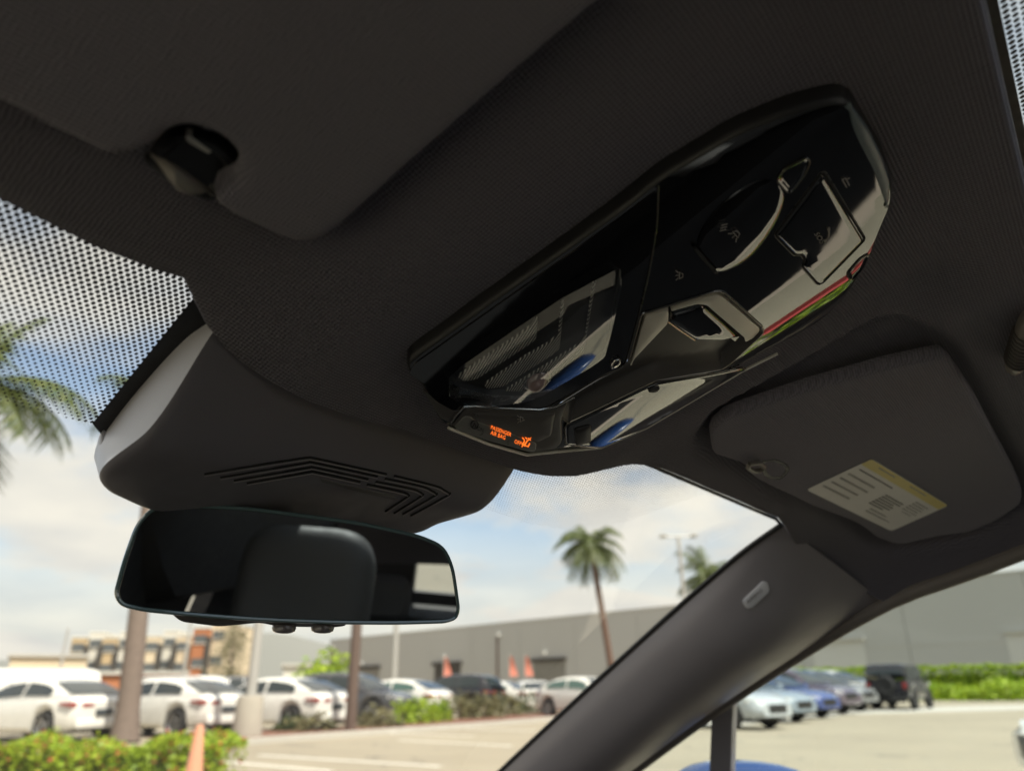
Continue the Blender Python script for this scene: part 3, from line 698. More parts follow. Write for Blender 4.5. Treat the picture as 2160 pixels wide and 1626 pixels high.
# ------------------------------------------------------------------ overhead console
con = empty('overhead_console', (0, 0, 0)); tag(con, 'glossy black overhead console with lamp lens, switches and amber airbag indicator', 'console')
def CS(x, y): return C0(x, y)+drop(x)-.0075                        # visible console face
cmap = surf(lambda x, y: C0(x, y)+drop(x)); smap = surf(CS)
def z5(p): return [(820+a/3.01, 440+b_/3.01) for a, b_ in p]
def z6(p): return [(1340+a/3.127, 200+b_/3.127) for a, b_ in p]
def z7(p): return [(1140+a/3.484, 580+b_/3.484) for a, b_ in p]
def uni(p, step):
    q = np.vstack([p, p[:1]]); L = np.concatenate([[0], np.cumsum(np.linalg.norm(np.diff(q, axis=0), axis=1))]); n_ = max(12, int(L[-1]/step)); t = np.arange(n_)/n_*L[-1]
    return np.stack([np.interp(t, L, q[:, 0]), np.interp(t, L, q[:, 1])], 1)
def cpoly_(px, off=0.0, r=0, step=.003):
    q = np.array(px, float)
    if np.any(r): q = rnd(q, r, 4)
    return ccw(uni(xy(dense(q, 12), CS, off), min(step, .0018)))
trough_px = [(1351, 662), (1510, 612), (1527, 614), (1609, 688), (1611, 700), (1542, 764), (1522, 778), (1384, 801), (1364, 811), (1252, 866), (1200, 892), (1170, 868), (1178, 852), (1263, 800), (1312, 777), (1326, 758)]
tr = cpoly_(trough_px, 0, 8, .003)
lens_px = z5([(372, 1072), (470, 985), (800, 760), (1100, 560), (1455, 372), (1475, 375), (1412, 720), (1372, 925), (1290, 985), (985, 1150), (880, 1182), (640, 1178), (440, 1128)])
lp = cpoly_(lens_px, 0, 8)
def rim(name, poly, rings_, mapf, mat, parent):
    V, F_ = [], []; n_ = len(poly)
    for k, (d, h) in enumerate(rings_):
        q = inset(poly, d); V += list(mapf(q[:, 0], q[:, 1], np.full(n_, float(h))))
        if k: F_ += [((k-1)*n_+i, (k-1)*n_+(i+1) % n_, k*n_+(i+1) % n_, k*n_+i) for i in range(n_)]
    return mesh(name, V, F_, mat, parent)
rim('console_frame', co, [(0, -.004), (.0003, .004), (.0009, .0064), (.002, .0073)], cmap, M['dark'], con)
body = pad('console_body', co, [(.002, .0073), (.004, .0075)], cmap, M['gloss'], con, step=.0055, sharp=60, holes=[inset(tr, -.0003), lp])
# trough: satin bowl running from the switch to the lower panel
pad('finger_trough', tr, [(-.0004, .0004), (.0004, .0006), (.0012, .0), (.004, -.0035), (.009, -.0075)], smap, M['satin'], con, step=.005, sharp=60)
tube('trough_trim', np.vstack([smap(tr[:, 0], tr[:, 1], np.full(len(tr), .0006))]), .0004, M['trim'], con, 5, closed=True)
fa = cpoly_(z7([(765, 300), (945, 250), (942, 345), (700, 600), (655, 668)]), 0, 3)
pad('switch_bezel_lit_face', fa, [(0, -.004), (.0004, .0008), (.001, .001)], smap, M['satin_grey'], con, step=.006)  # bowl faces turned to the light; their brightness is put into the colour
fb = cpoly_(z7([(950, 250), (1290, 135), (1335, 145), (1612, 380), (1612, 405), (1560, 460), (1500, 490), (1495, 455), (1215, 215), (1150, 208), (955, 262)]), 0, 3)
pad('switch_bezel_lit_face', fb, [(0, -.004), (.0004, .0008), (.001, .001)], smap, M['satin_grey'], con, step=.006)
pdl = cpoly_(z7([(948, 275), (1150, 218), (1212, 228), (1488, 462), (1330, 488), (1130, 478), (938, 348)]), 0, 5)
pad('sunroof_switch', pdl, [(0, -.006), (.0006, -.0008), (.0018, .0006), (.004, .0012)], smap, M['gloss'], con, step=.004)
tube('switch_edge', hit(z7([(935, 345), (1030, 412), (1135, 482)]), CS, .001), .0005, M['chrome'], con, 5)

# front lamp panel with lens and ribbed chevrons
fp = [(868, 766), (1019, 659), (1185, 542), (1318, 446), (1388, 393), (1384, 487), (1366, 585), (1348, 660), (1322, 754), (1309, 772), (1262, 795), (1152, 858), (1118, 863), (1052, 857), (985, 853), (960, 858), (928, 842), (897, 813), (858, 786)]
fpp = inset(cpoly_(fp, 0, 7), .0010)
fpo = pad('front_lamp_panel', fpp, [(0, -.001), (.00015, .0008)], smap, M['gloss'], con, step=.006, holes=[lp], sharp=35)
tube('panel_trim', hit(spl(np.array([(1389, 392), (1385, 480), (1368, 580), (1349, 660), (1323, 756), (1309, 774), (1262, 797), (1152, 861), (1110, 866), (1052, 860), (985, 857)], float), 70), CS, .0006), .00035, M['trim'], con, 5)
bed = pad('lens_bed', lp, [(0, .0008), (.0, -.0030), (.0010, -.0034)], smap, M['dark'], fpo, step=.006)
def chev(pts): return cpoly_(z5(pts), -.003, 2, .004)
for k, pts in enumerate(([(430, 1062), (620, 930), (800, 812), (905, 735), (925, 690), (948, 690), (936, 825), (880, 868), (560, 1078), (480, 1092)],
                         [(600, 1112), (860, 935), (1020, 842), (1075, 790), (1095, 580), (1116, 578), (1086, 885), (1040, 925), (720, 1128), (620, 1140)],
                         [(700, 1172), (1000, 985), (1190, 865), (1245, 800), (1295, 455), (1318, 450), (1240, 908), (1190, 955), (960, 1090), (800, 1178)])):
    pad('light_guide', chev(pts), [(0, -.0035), (.0003, -.0024), (.0008, -.0022)], smap, M['ribs'], fpo, step=.005)
pad('lens_cover', lp, [(0, .0), (.0002, .001)], lambda u, v, h: smap(u, v, np.where(h < .0005, .0005, np.maximum(.0010, .0090-.110*(u-XC+.095)+.0035*np.clip(1-((u-XC+.055)/.05)**2, 0, 1)))), M['lens'], fpo, step=.0035, sharp=30)
chin = cpoly_([(889, 818), (925, 848), (958, 866), (978, 862), (950, 892), (928, 880), (908, 850)], 0, 5)
pad('chin_panel', chin, [(0, -.001), (.0004, .0004), (.001, .0006)], smap, M['satin'], con, step=.006)
# round alarm lamp
def dome(name, px, rx, h, mat, parent, F=CS, seg=20, base=.0):
    p = hit([px], F, 0)[0]; rr = []
    for t in (0, .35, .65, .85, .97): rr.append([(p[0]+rx*math.sqrt(1-t*t)*math.cos(a), p[1]+rx*math.sqrt(1-t*t)*math.sin(a), 0) for a in np.linspace(0, 2*math.pi, seg+1)[:-1]])
    rr = [[(x, y, float(F(np.array(x), np.array(y)))-base-h*t) for (x, y, _) in q] for q, t in zip(rr, (0, .35, .65, .85, .97))]
    return loft(name, rr, mat, parent)
M['lamp'] = plain('pinkish_lamp_dome', (.30, .22, .22), .12, .1, 200, coat=.8)
dome('alarm_lamp_collar', (1134, 796), .0082, .0032, M['gloss'], con, base=.002); dome('alarm_lamp', (1134, 791), .0066, .0062, M['lamp'], con, base=.003)
sqp = hit(rnd(z5([(1418, 990), (1432, 965), (1470, 958), (1466, 985), (1445, 1005), (1412, 1015)]), 6, 3), CS, .0024); tube('sensor_outline', sqp, .0005, M['chrome'], con, 5, closed=True)

# lower panel: lamp button and indicator strip
M['strip'] = plain('dark_grey_indicator_panel', (.20, .203, .192), .32, .05, 80)
low = cpoly_(z5([(395, 1372), (480, 1262), (545, 1260), (700, 1272), (960, 1282), (1050, 1262), (1140, 1220), (1100, 1320), (1105, 1470), (1060, 1520), (905, 1545), (640, 1470)]), 0, 8)
pad('lower_panel', low, [(0, 0), (.0005, .0010), (.0016, .0014)], smap, M['satin'], con, step=.006)
low2 = cpoly_(z5([(535, 1275), (960, 1290), (1060, 1275), (1035, 1420), (945, 1465), (540, 1318)]), 0, 5)
pad('lamp_button', low2, [(0, .001), (.0006, .0022), (.002, .0026)], smap, M['satin'], con, step=.006)
ind = cpoly_(z5([(412, 1368), (478, 1300), (520, 1300), (545, 1325), (940, 1472), (935, 1522), (900, 1532), (640, 1462), (440, 1395)]), 0, 5)
pad('indicator_panel', ind, [(0, .001), (.0004, .0019), (.0010, .0021)], smap, M['strip'], con, step=.006)
tube('lower_trim', hit(z5([(392, 1365), (430, 1310), (480, 1258), (545, 1256), (700, 1268), (960, 1278), (1060, 1256), (1180, 1195)]), CS, .0012), .0007, M['chrome'], con, 6)
on = lambda off: (lambda px: hit(px, CS, off))
e1, e2 = (8.3, 3.15), (3.0, -11.5)
text_px('indicator_lettering', 'PASSENGER', z5([(645, 1398)])[0], e1, e2, on(.0024), M['amber'], con)
text_px('indicator_lettering', 'AIR BAG', z5([(645, 1432)])[0], e1, e2, on(.0024), M['amber'], con)
text_px('indicator_lettering', 'OFF', z5([(795, 1488)])[0], e1, e2, on(.0024), M['amber'], con)
def ln(name, pts, mat, off=.0024, r=.00032, zf=z5): return tube(name, hit(zf(pts), CS, off), r, mat, con, 4)
# seated figure with airbag, struck through
for pts in ([(868, 1452), (878, 1462)], [(880, 1472), (862, 1505), (885, 1508)], [(862, 1475), (848, 1500)], [(885, 1455), (900, 1470)], [(845, 1512), (905, 1450)], [(850, 1455), (862, 1470)], [(895, 1490), (885, 1512)], [(862, 1500), (845, 1490)]):
    ln('indicator_symbol', pts, M['amber'], r=.00042)
ln('unlit_symbol', [(545+24*math.cos(a), 1372+26*math.sin(a)) for a in np.linspace(0, 2*math.pi, 13)], M['dimprint']); ln('unlit_symbol', [(530, 1390), (548, 1360), (552, 1385)], M['dimprint'])
text_px('unlit_lettering', 'ON', z5([(560, 1405)])[0], e1, e2, on(.0024), M['dimprint'], con)
# lamp symbols
def lamp_sym(c, s, ang, zf, off, strokes=()):
    ca, sa = math.cos(ang), math.sin(ang); T = lambda P: [(c[0]+s*(x*ca-y*sa), c[1]+s*(x*sa+y*ca)) for x, y in P]
    ln('lamp_symbol', T([(-.6, -.5), (.4, -1), (.4, 1), (-.6, .5), (-.6, -.5)]), M['print'], off, .00028, zf)
    for y in (-.8, 0, .8): ln('lamp_symbol', T([(.75, y), (1.5, y*1.8)]), M['print'], off, .00025, zf)
    for q in strokes: ln('lamp_symbol', T(q), M['print'], off, .00028, zf)
lamp_sym((842, 1337), 17, math.pi, z5, .0028, ([(-.6, -.5), (-1.3, -.2)],))
lamp_sym((668, 918), 26, 2.4, z6, .0028, ([(1.2, 2.6), (2.6, 3.4)], [(.6, 3.0), (2.0, 3.8)], [(0, 3.4), (1.4, 4.2)]))
lamp_sym((300, 1192), 22, math.pi, z6, .0012)

# rear module: scalloped lamp button, emergency cover, sensor windows
sc_ = cpoly_(z6([(398, 1012), (430, 900), (520, 760), (660, 640), (800, 560), (920, 560), (985, 655), (968, 745), (930, 830), (850, 965), (750, 1080), (640, 1145), (535, 1178)]), 0, 25)
def scal(u, v, h):
    c = sc_.mean(0); r2 = ((u-c[0])**2+(v-c[1])**2)/.035**2
    k = .12+.88*sst(-.035, .02, (u-c[0])*.8-(v-c[1])*.3)
    return smap(u, v, h*k+.0012*np.clip(1-r2, 0, 1)**2)
pad('reading_lamp_button', sc_, [(0, .0), (.0006, .0003), (.003, .0005), (.006, .0006)], scal, M['gloss'], con, step=.0045, sharp=60)
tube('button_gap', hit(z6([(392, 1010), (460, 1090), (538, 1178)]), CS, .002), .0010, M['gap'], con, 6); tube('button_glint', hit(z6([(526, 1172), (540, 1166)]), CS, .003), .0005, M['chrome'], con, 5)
sos_px = z6([(1228, 512), (1248, 518), (1508, 945), (1505, 965), (1232, 1245), (1205, 1248), (1100, 1128), (1122, 1090), (1098, 1048), (1055, 1058), (930, 930), (930, 908)])
sos = cpoly_(sos_px, 0, 6)
pad('emergency_cover', inset(sos, .0006), [(0, -.001), (.0003, .0005), (.0010, .0009), (.003, .0010)], smap, M['gloss'], con, step=.005, sharp=60)
tube('cover_gap', smap(sos[:, 0], sos[:, 1], np.full(len(sos), .0000)), .0006, M['gap'], con, 6, closed=True)
so2 = inset(sos, -.0008); tube('cover_edge', smap(so2[:, 0], so2[:, 1], np.full(len(so2), .0)), .00022, M['trim'], con, 5, closed=True)
text_px('cover_lettering', 'SOS', z6([(1178, 918)])[0], (8.5, 13.0), (14.5, -7.0), on(.0014), M['print'], con)
ln('phone_symbol', [(1245, 962), (1262, 958), (1275, 940), (1280, 915), (1275, 885)], M['print'], .0014, .0006, z6); ln('phone_symbol', [(1248, 968), (1260, 964)], M['print'], .0014, .0011, z6); ln('phone_symbol', [(1272, 886), (1280, 884)], M['print'], .0014, .0011, z6)
for pts in ([(928, 556), (985, 480), (1128, 406), (1155, 430), (1120, 520), (1040, 625), (1010, 650)], [(1392, 1180), (1420, 1232), (1505, 1140), (1548, 1040), (1480, 1080)]):
    w = cpoly_(z6(pts), 0, 8); pad('sensor_window', w, [(0, 0), (.0003, .0009), (.0014, .0006), (.0024, -.0002)], smap, M['gloss'], con, step=.004); tube('window_trim', smap(w[:, 0], w[:, 1], np.full(len(w), .0006)), .00025, M['trim'], con, 5, closed=True)
ln('microphone_symbol', [(1365, 560), (1395, 612)], M['print'], .0008, .0003, z6); ln('microphone_symbol', [(1365, 560), (1388, 552), (1412, 600)], M['print'], .0008, .0003, z6); ln('microphone_symbol', [(1395, 560), (1414, 550)], M['print'], .0008, .0003, z6)
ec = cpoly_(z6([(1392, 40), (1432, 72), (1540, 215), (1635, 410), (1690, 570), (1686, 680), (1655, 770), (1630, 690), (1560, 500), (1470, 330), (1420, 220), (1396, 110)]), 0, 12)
M['end_reflection'] = plain('painted_sky_reflection', (.17, .215, .235), .22, .05, 60)  # reflection on the rear bevel, put into a blue-grey colour
pad('end_reflection_strip', inset(ec, .0006), [(0, -.001), (.0004, .0006), (.0012, .0009)], smap, M['end_reflection'], con, step=.006)
# side lamp lens, right flank
wl = cpoly_(z7([(182, 1232), (178, 1090), (245, 1062), (390, 992), (770, 806), (880, 768), (1330, 700), (1470, 672), (1530, 680), (1100, 935), (780, 1115), (440, 1262), (240, 1240)]), 0, 8)
def wmap(u, v, h):
    d = edist(wl, np.stack([u, v], 1)); return smap(u, v, h)
pad('side_lamp_lens', wl, [(0, 0), (.0003, .0014), (.0012, .002), (.003, .0018)], wmap, M['gloss'], con, step=.005, sharp=60)
tube('lens_trim', smap(wl[:, 0], wl[:, 1], np.full(len(wl), .0012)), .0004, M['trim'], con, 5, closed=True)
wi = cpoly_(z7([(255, 1228), (250, 1110), (372, 1075), (372, 1200)]), 0, 4); pad('lens_shutter', wi, [(0, .0005), (.0004, .0030), (.001, .0034)], smap, M['dark'], con)
wj = cpoly_(z7([(780, 830), (800, 805), (885, 800), (860, 828), (820, 838)]), 0, 4); pad('lens_clip', wj, [(0, .0005), (.0004, .0030), (.001, .0034)], smap, M['dark'], con)
# light catching the console shell's lower edge, painted as a pale tube
tube('shell_edge_highlight', np.vstack([hit([(946, 902), (1030, 936), (1112, 959), (1170, 953), (1268, 944), (1364, 902), (1456, 848), (1565, 783), (1640, 746)], CS, .0012)]), .0011, M['satin_grey'], con, 6)
# ================================================================== outside
def foliage_mat(name, a, b, c3):
    g = NG(name); oi = g.n('ShaderNodeNewGeometry'); f = oi.outputs['Random Per Island']
    c = g.mix(f, a, b); c = g.mix(g.ramp(g.noise(1.3, 2), .45, .7, 0, 1), c, c3)
    b_ = g.n('ShaderNodeBsdfPrincipled'); g.l(c, b_.inputs['Base Color']); b_.inputs['Roughness'].default_value = .55
    t = g.n('ShaderNodeBsdfTranslucent'); g.l(c, t.inputs[0]); m = g.n('ShaderNodeMixShader'); m.inputs[0].default_value = .3
    g.l(b_.outputs[0], m.inputs[1]); g.l(t.outputs[0], m.inputs[2]); g.l(m.outputs[0], g.out.inputs[0]); return g.m
def asphalt():
    g = NG('sun_bleached_asphalt'); f = g.noise(.25, 6); q = g.noise(3.0, 6, .7); w = g.n('ShaderNodeTexVoronoi', feature='DISTANCE_TO_EDGE'); w.inputs['Scale'].default_value = .16
    vn = g.n('ShaderNodeVectorMath', operation='ADD'); g.l(g.co.outputs['Object'], vn.inputs[0]); nzc = g.n('ShaderNodeTexNoise'); nzc.inputs['Scale'].default_value = .6; g.l(g.co.outputs['Object'], nzc.inputs['Vector'])
    sc2 = g.n('ShaderNodeVectorMath', operation='SCALE'); g.l(nzc.outputs[1], sc2.inputs[0]); sc2.inputs['Scale'].default_value = 3; g.l(sc2.outputs[0], vn.inputs[1]); g.l(vn.outputs[0], w.inputs['Vector'])
    c = g.mix(g.ramp(f, .35, .65, 0, 1), (.275, .236, .172), (.33, .287, .21)); c = g.mix(g.ramp(q, .3, .8, 0, .5), c, (.25, .235, .20))
    c = g.mix(g.ramp(w.outputs[0], .0, .006, .8, 0), c, (.10, .095, .085))
    return g.pbr(c, .9, g.bump(g.noise(60, 4), .5, .01))
M['asphalt'] = asphalt()
M['white_line'] = plain('worn_white_line', (.62, .60, .54), .8, .15, 3)
M['kerb'] = plain('kerb_concrete', (.44, .42, .38), .85, .1, 3)
M['red'] = plain('red_kerb_paint', (.45, .05, .05), .6, .15, 4)
M['mulch'] = plain('red_bark_mulch', (.16, .075, .05), .95, .5, 9, bump=1, bscale=30)
M['wall_grey'] = plain('grey_painted_wall', (.42, .422, .41), .85, .05, .12)
M['wall_pale'] = plain('pale_door_panel', (.52, .52, .50), .7, .04, .5)
M['coping'] = plain('roof_edge_flashing', (.42, .41, .38), .6, .05, 1)
M['opening'] = plain('dark_doorway', (.05, .045, .04), .8, .1, 1)
M['roller'] = plain('grey_roller_door', (.20, .195, .175), .7, .1, 1)
M['pole'] = plain('galvanised_pole', (.40, .39, .37), .5, .08, 2, metal=.2)
M['brownpole'] = plain('brown_pole', (.11, .075, .06), .6, .1, 2)
M['concrete'] = plain('pole_base_concrete', (.36, .33, .28), .9, .12, 4)
M['trunk'] = plain('palm_bark', (.15, .115, .095), .95, .3, 9, bump=1, bscale=40)
M['trunkbrown'] = plain('reddish_palm_bark', (.12, .07, .05), .95, .3, 9, bump=1, bscale=40)
M['leaf_hedge'] = foliage_mat('hedge_leaf', (.15, .27, .015), (.42, .54, .03), (.30, .38, .02))
M['leaf_dark'] = foliage_mat('dark_leaf', (.03, .055, .02), (.07, .10, .03), (.05, .08, .025))
M['leaf_palm'] = foliage_mat('palm_leaf', (.045, .08, .02), (.13, .15, .04), (.09, .11, .03))
M['leaf_dry'] = foliage_mat('dry_leaf', (.14, .13, .06), (.22, .20, .10), (.10, .11, .05))
M['flower'] = foliage_mat('red_flower', (.40, .05, .03), (.50, .13, .06), (.35, .10, .06))
M['cream'] = plain('cream_stucco', (.60, .50, .36), .9, .06, .3); M['white_stucco'] = plain('white_stucco', (.62, .60, .54), .9, .05, .3)
M['terracotta'] = plain('terracotta_stucco', (.38, .15, .07), .9, .06, .3); M['tan'] = plain('tan_stucco', (.45, .34, .20), .9, .06, .3)
M['bwin'] = plain('far_window', (.10, .11, .115), .2, .1, 1)
M['hill'] = plain('hazy_hill', (.17, .175, .165), 1, .1, .01)
M['flagcloth'] = plain('faded_red_cloth', (.50, .17, .12), .8, .1, 5)
M['orange'] = plain('faded_orange_cone', (.62, .29, .18), .6, .06, 6)
M['tyre'] = plain('tyre_rubber', (.02, .02, .021), .8, .1, 10); M['rim'] = plain('alloy_rim', (.35, .35, .36), .35, .1, 10, metal=.8); M['darkrim'] = plain('dark_rim', (.05, .05, .052), .35, .1, 10, metal=.6)
M['carglass'] = plain('car_window_glass', (.02, .028, .03), .06, .05, 2, coat=.5); M['underbody'] = plain('black_underbody', (.015, .015, .016), .8, .1, 4)
M['greenglass'] = plain('green_car_glass', (.06, .12, .105), .06, .05, 2, coat=.5)
M['tail'] = plain('red_tail_lamp', (.25, .02, .015), .25, .05, 9, coat=.6); M['headl'] = plain('clear_head_lamp', (.62, .63, .62), .15, .05, 9, coat=.8)
M['plate'] = plain('dark_number_plate', (.05, .06, .07), .5, .4, 12); M['grille'] = plain('black_grille', (.02, .02, .02), .4, .1, 12)
PAINT = {k: plain(k+'_car_paint', c_, .28, .04, 2, coat=1.0) for k, c_ in dict(white=(.74, .73, .69), silver=(.42, .45, .47), blue=(.03, .06, .22), plum=(.09, .07, .10), grey=(.16, .165, .17), black=(.018, .018, .022), darkgrey=(.06, .06, .065), paleblue=(.22, .27, .32)).items()}

g_ = mesh('ground', [(-3000, -3000, 0), (3000, -3000, 0), (3000, 3000, 0), (-3000, 3000, 0)], [(0, 1, 2, 3)], M['asphalt'], smooth=False)
tag(g_, 'sun bleached asphalt car park reaching to the buildings', kind='structure')
VW = np.array([math.sin(_a), math.cos(_a)]); VR = np.array([math.cos(_a), -math.sin(_a)])        # horizontal view axis and its right
def azd(px_x, dist, py=1455.0): p = at((px_x, py), dist); return p[:2]
def quad_strip(name, a, b, w, z, mat, parent=None, label=None):
    a, b = np.asarray(a), np.asarray(b); t = (b-a)/np.linalg.norm(b-a); n_ = np.array([-t[1], t[0]])*w/2
    o = mesh(name, [(*(a+n_), z), (*(a-n_), z), (*(b-n_), z), (*(b+n_), z)], [(0, 1, 2, 3)], mat, parent, smooth=False); return o
lines = [((545, 1592), (930, 1616)), ((840, 1560), (1080, 1573)), ((760, 1545), (1000, 1552)), ((470, 1606), (700, 1626)), ((980, 1536), (1130, 1541))]
for k, (a, b) in enumerate(lines):
    p = ground([a, b])[:, :2]; o = quad_strip('parking_line', p[0], p[1], .16, .004, M['white_line'])
    tag(o, ['longest white stall line across the sandy pavement', 'white stall line left of the pillar foot', 'faint stall line nearest the planting bed', 'white stall line beside the flowering hedge', 'short stall line beneath the white cars by the pillar'][k], 'parking line', 'stall lines')
# pale concrete gutter in front of the planting bed and a pale apron by the far hedge
p = ground([(470, 1574), (700, 1556), (1000, 1534), (1160, 1520), (1300, 1508)])[:, :2]
def ribbon(name, P, w0, w1, z, mat, h=0):
    P = np.asarray(P); t = np.gradient(P, axis=0); t /= np.linalg.norm(t, axis=1, keepdims=True); n_ = np.stack([-t[:, 1], t[:, 0]], 1)
    A, B = P+n_*w0, P+n_*w1; V = [(*q, z) for q in A]+[(*q, z) for q in B]; N = len(P); F_ = [(i, i+1, N+i+1, N+i) for i in range(N-1)]
    if h:
        V += [(*q, z+h) for q in A]+[(*q, z+h) for q in B]; F_ = [(2*N+i, 2*N+i+1, 3*N+i+1, 3*N+i) for i in range(N-1)]+[(i, i+1, 2*N+i+1, 2*N+i) for i in range(N-1)]+[(N+i, N+i+1, 3*N+i+1, 3*N+i) for i in range(N-1)]+[(0, N, 3*N, 2*N), (N-1, 2*N-1, 4*N-1, 3*N-1)]
    return mesh(name, V, F_, mat, smooth=False)
kb = ribbon('kerb', p, 0, .18, 0, M['kerb'], .13); tag(kb, 'low concrete kerb along the planting bed', kind='structure')
bedm = ribbon('planting_bed', p, .18, 3.2, .09, M['mulch']); tag(bedm, 'red bark mulch bed under the shrubs', kind='structure')
p2 = ground([(1560, 1530), (1800, 1506), (2160, 1496), (2400, 1492)])[:, :2]
ap = ribbon('pale_apron', p2, 0, 5.5, .004, M['kerb']); tag(ap, 'pale concrete strip in front of the far hedge', kind='structure')

# ---------------- vegetation
def leaves(name, pts, size, mat, parent, rs, flat=.5):
    """leaf-sized quads scattered at points"""
    N = len(pts); pts = np.asarray(pts, float); d = rs.normal(size=(N, 3)); d[:, 2] *= flat; d /= np.linalg.norm(d, axis=1, keepdims=True)
    e = np.cross(d, rs.normal(size=(N, 3))); e /= np.linalg.norm(e, axis=1, keepdims=True)+1e-9; s = size*(.6+.8*rs.random((N, 1)))
    V = np.concatenate([pts-d*s, pts+e*s*.45, pts+d*s, pts-e*s*.45], 1).reshape(-1, 3); idx = np.arange(N)*4
    me = bpy.data.meshes.new(name); me.from_pydata(V.tolist(), [], np.stack([idx, idx+1, idx+2, idx+3], 1).tolist()); me.materials.append(mat)
    return link(bpy.data.objects.new(name, me), parent)
def hedge(label, a, b, depth, h, size, dens, mat, core, group, flowers=0, seed=1, lumpy=.12):
    rs = np.random.default_rng(seed); a, b = np.asarray(a, float), np.asarray(b, float); L = np.linalg.norm(b-a); t = (b-a)/L; n_ = np.array([-t[1], t[0]])
    o = empty('hedge', (*a, 0)); tag(o, label, 'hedge', group)
    N = int(dens*(L*h*2+L*depth+depth*h*2)); u, w, zz_ = rs.random(N)*L, rs.random(N)*depth, rs.random(N)*h; k = rs.random(N)
    top = k < L*depth/(L*depth+2*L*h); zz_[top] = h; side = ~top; w[side & (rs.random(N) < .55)] = 0; zz_ += rs.normal(size=N)*.03
    lum = lumpy*(np.sin(u*3.1+seed)+.7*np.sin(u*7.7+w*3))*.5; zz_ += lum*(zz_/h); w = w+rs.normal(size=N)*.05
    P_ = np.stack([t[0]*u+n_[0]*w, t[1]*u+n_[1]*w, np.maximum(zz_, .02)], 1)
    leaves('foliage', P_, size, mat, o, rs)
    if flowers:
        q = rs.integers(0, N, flowers); leaves('blossom', P_[q]+rs.normal(size=(flowers, 3))*.02+np.array([-n_[0]*.04, -n_[1]*.04, .0]), size*.8, M['flower'], o, rs)
    c_ = [(t[0]*x+n_[0]*y, t[1]*x+n_[1]*y, z) for z in (0, h*.74) for x, y in ((.3, .22*np.sign(depth)), (L-.3, .22*np.sign(depth)), (L-.3, depth-.22*np.sign(depth)), (.3, depth-.22*np.sign(depth)))]
    mesh('branches', c_, [(0, 3, 2, 1), (4, 5, 6, 7), (0, 1, 5, 4), (1, 2, 6, 5), (2, 3, 7, 6), (3, 0, 4, 7)], core, o, smooth=False)
    return o
hA, hB = ground([(470, 1650)])[0][:2], ground([(-260, 1668)])[0][:2]
hedge('bright flowering hedge in front of the white cars at bottom left', hB, hA, 1.3, .43, .05, 900, M['leaf_hedge'], M['leaf_dark'], 'hedges', 900, 3)
gA, gB = azd(1600, 62), azd(2230, 61)
hedge('long clipped green hedge in front of the grey warehouse', gA, gB, 1.5, 2.05, .14, 90, M['leaf_hedge'], M['leaf_dark'], 'hedges', 0, 5, .1)
def bush(label, c_, r, h, size, n, mat, seed, name='shrub', grp='shrubs', cat='shrub'):
    rs = np.random.default_rng(seed); o = empty(name, (*c_[:2], 0)); tag(o, label, cat, grp)
    d = rs.normal(size=(n, 3)); d /= np.linalg.norm(d, axis=1, keepdims=True); d[:, 2] = np.abs(d[:, 2]); rr = (.72+.28*rs.random((n, 1)))*(1+.12*np.sin(d[:, :1]*7+seed)+.1*np.sin(d[:, 1:2]*9))
    leaves('foliage', d*rr*np.array([r, r, h]), size, mat, o, rs)
    tube('stem', [(0, 0, 0), (.03, .02, h*.35), (0, .03, h*.65)], [.05*r, .04*r, .02*r], M['trunk'], o, 6); return o
bush('rounded light green bush beside the dark jeep', azd(1985, 59.5), 2.0, 1.05, .13, 1600, M['leaf_hedge'], 11)
bush('wide rounded green bush at the right end of the far hedge', azd(2125, 58.5), 3.0, 1.25, .13, 2400, M['leaf_hedge'], 12)
bush('rounded yellow green tree top behind the dark parked car', azd(686, 52), 2.3, 3.3, .2, 1500, M['leaf_hedge'], 13)
bl = [(640, 1556, .8, .55, 'leaf_dry', 'straggly dry shrub beside the lamp post base'), (600, 1556, .6, .45, 'leaf_dark', 'low grey green shrub at the left end of the mulch bed'), (790, 1548, .7, .6, 'leaf_dry', 'dry olive shrub right of the brown pole'), (845, 1540, .6, .75, 'leaf_hedge', 'yellow green tuft in the mulch bed'),
      (880, 1538, .6, .9, 'leaf_hedge', 'bright green upright shrub below the white car'), (920, 1534, .5, .7, 'leaf_hedge', 'small bright green shrub beside the taller one'), (965, 1528, .9, .95, 'leaf_dry', 'pale spiky shrub below the dark parked car'), (1020, 1526, .9, .9, 'leaf_dry', 'brownish shrub between white cars'),
      (1070, 1520, .9, .8, 'leaf_dry', 'tawny shrub near the pillar foot'), (1120, 1514, .9, 1.0, 'leaf_dark', 'dark green shrub nearest the pillar')]
for k, (x_, y_, r_, h_, mm, lab) in enumerate(bl):
    q = ground([(x_, y_-6)])[0]; bush(lab, q+np.array([*VW*.8, 0]), r_, h_, .09, 420, M[mm], 20+k)
tq = azd(480, 70)
def tree(label, c_, h, r, seed, mat):
    rs = np.random.default_rng(seed); o = empty('broadleaf_tree', (*c_[:2], 0)); tag(o, label, 'tree')
    tube('trunk', [(0, 0, 0), (.1, 0, h*.4), (0, .1, h*.85)], [.16, .12, .03], M['trunk'], o, 8)
    for k in range(6):
        z = h*(.35+.09*k); w = rs.random()*6.28; tube('limb', [(0, 0, z), (r*.6*math.cos(w), r*.6*math.sin(w), z+h*.12)], [.05, .015], M['trunk'], o, 5)
    P_ = []
    for k in range(26):
        z = h*(.32+.68*rs.random()); rad = r*(1.05-.75*(z/h-.32)/.68)*math.sqrt(rs.random()); w = rs.random()*6.28; c3 = np.array([rad*math.cos(w), rad*math.sin(w), z]); P_.append(c3+rs.normal(size=(60, 3))*r*.22)
    leaves('crown', np.concatenate(P_), .13, mat, o, rs); return o
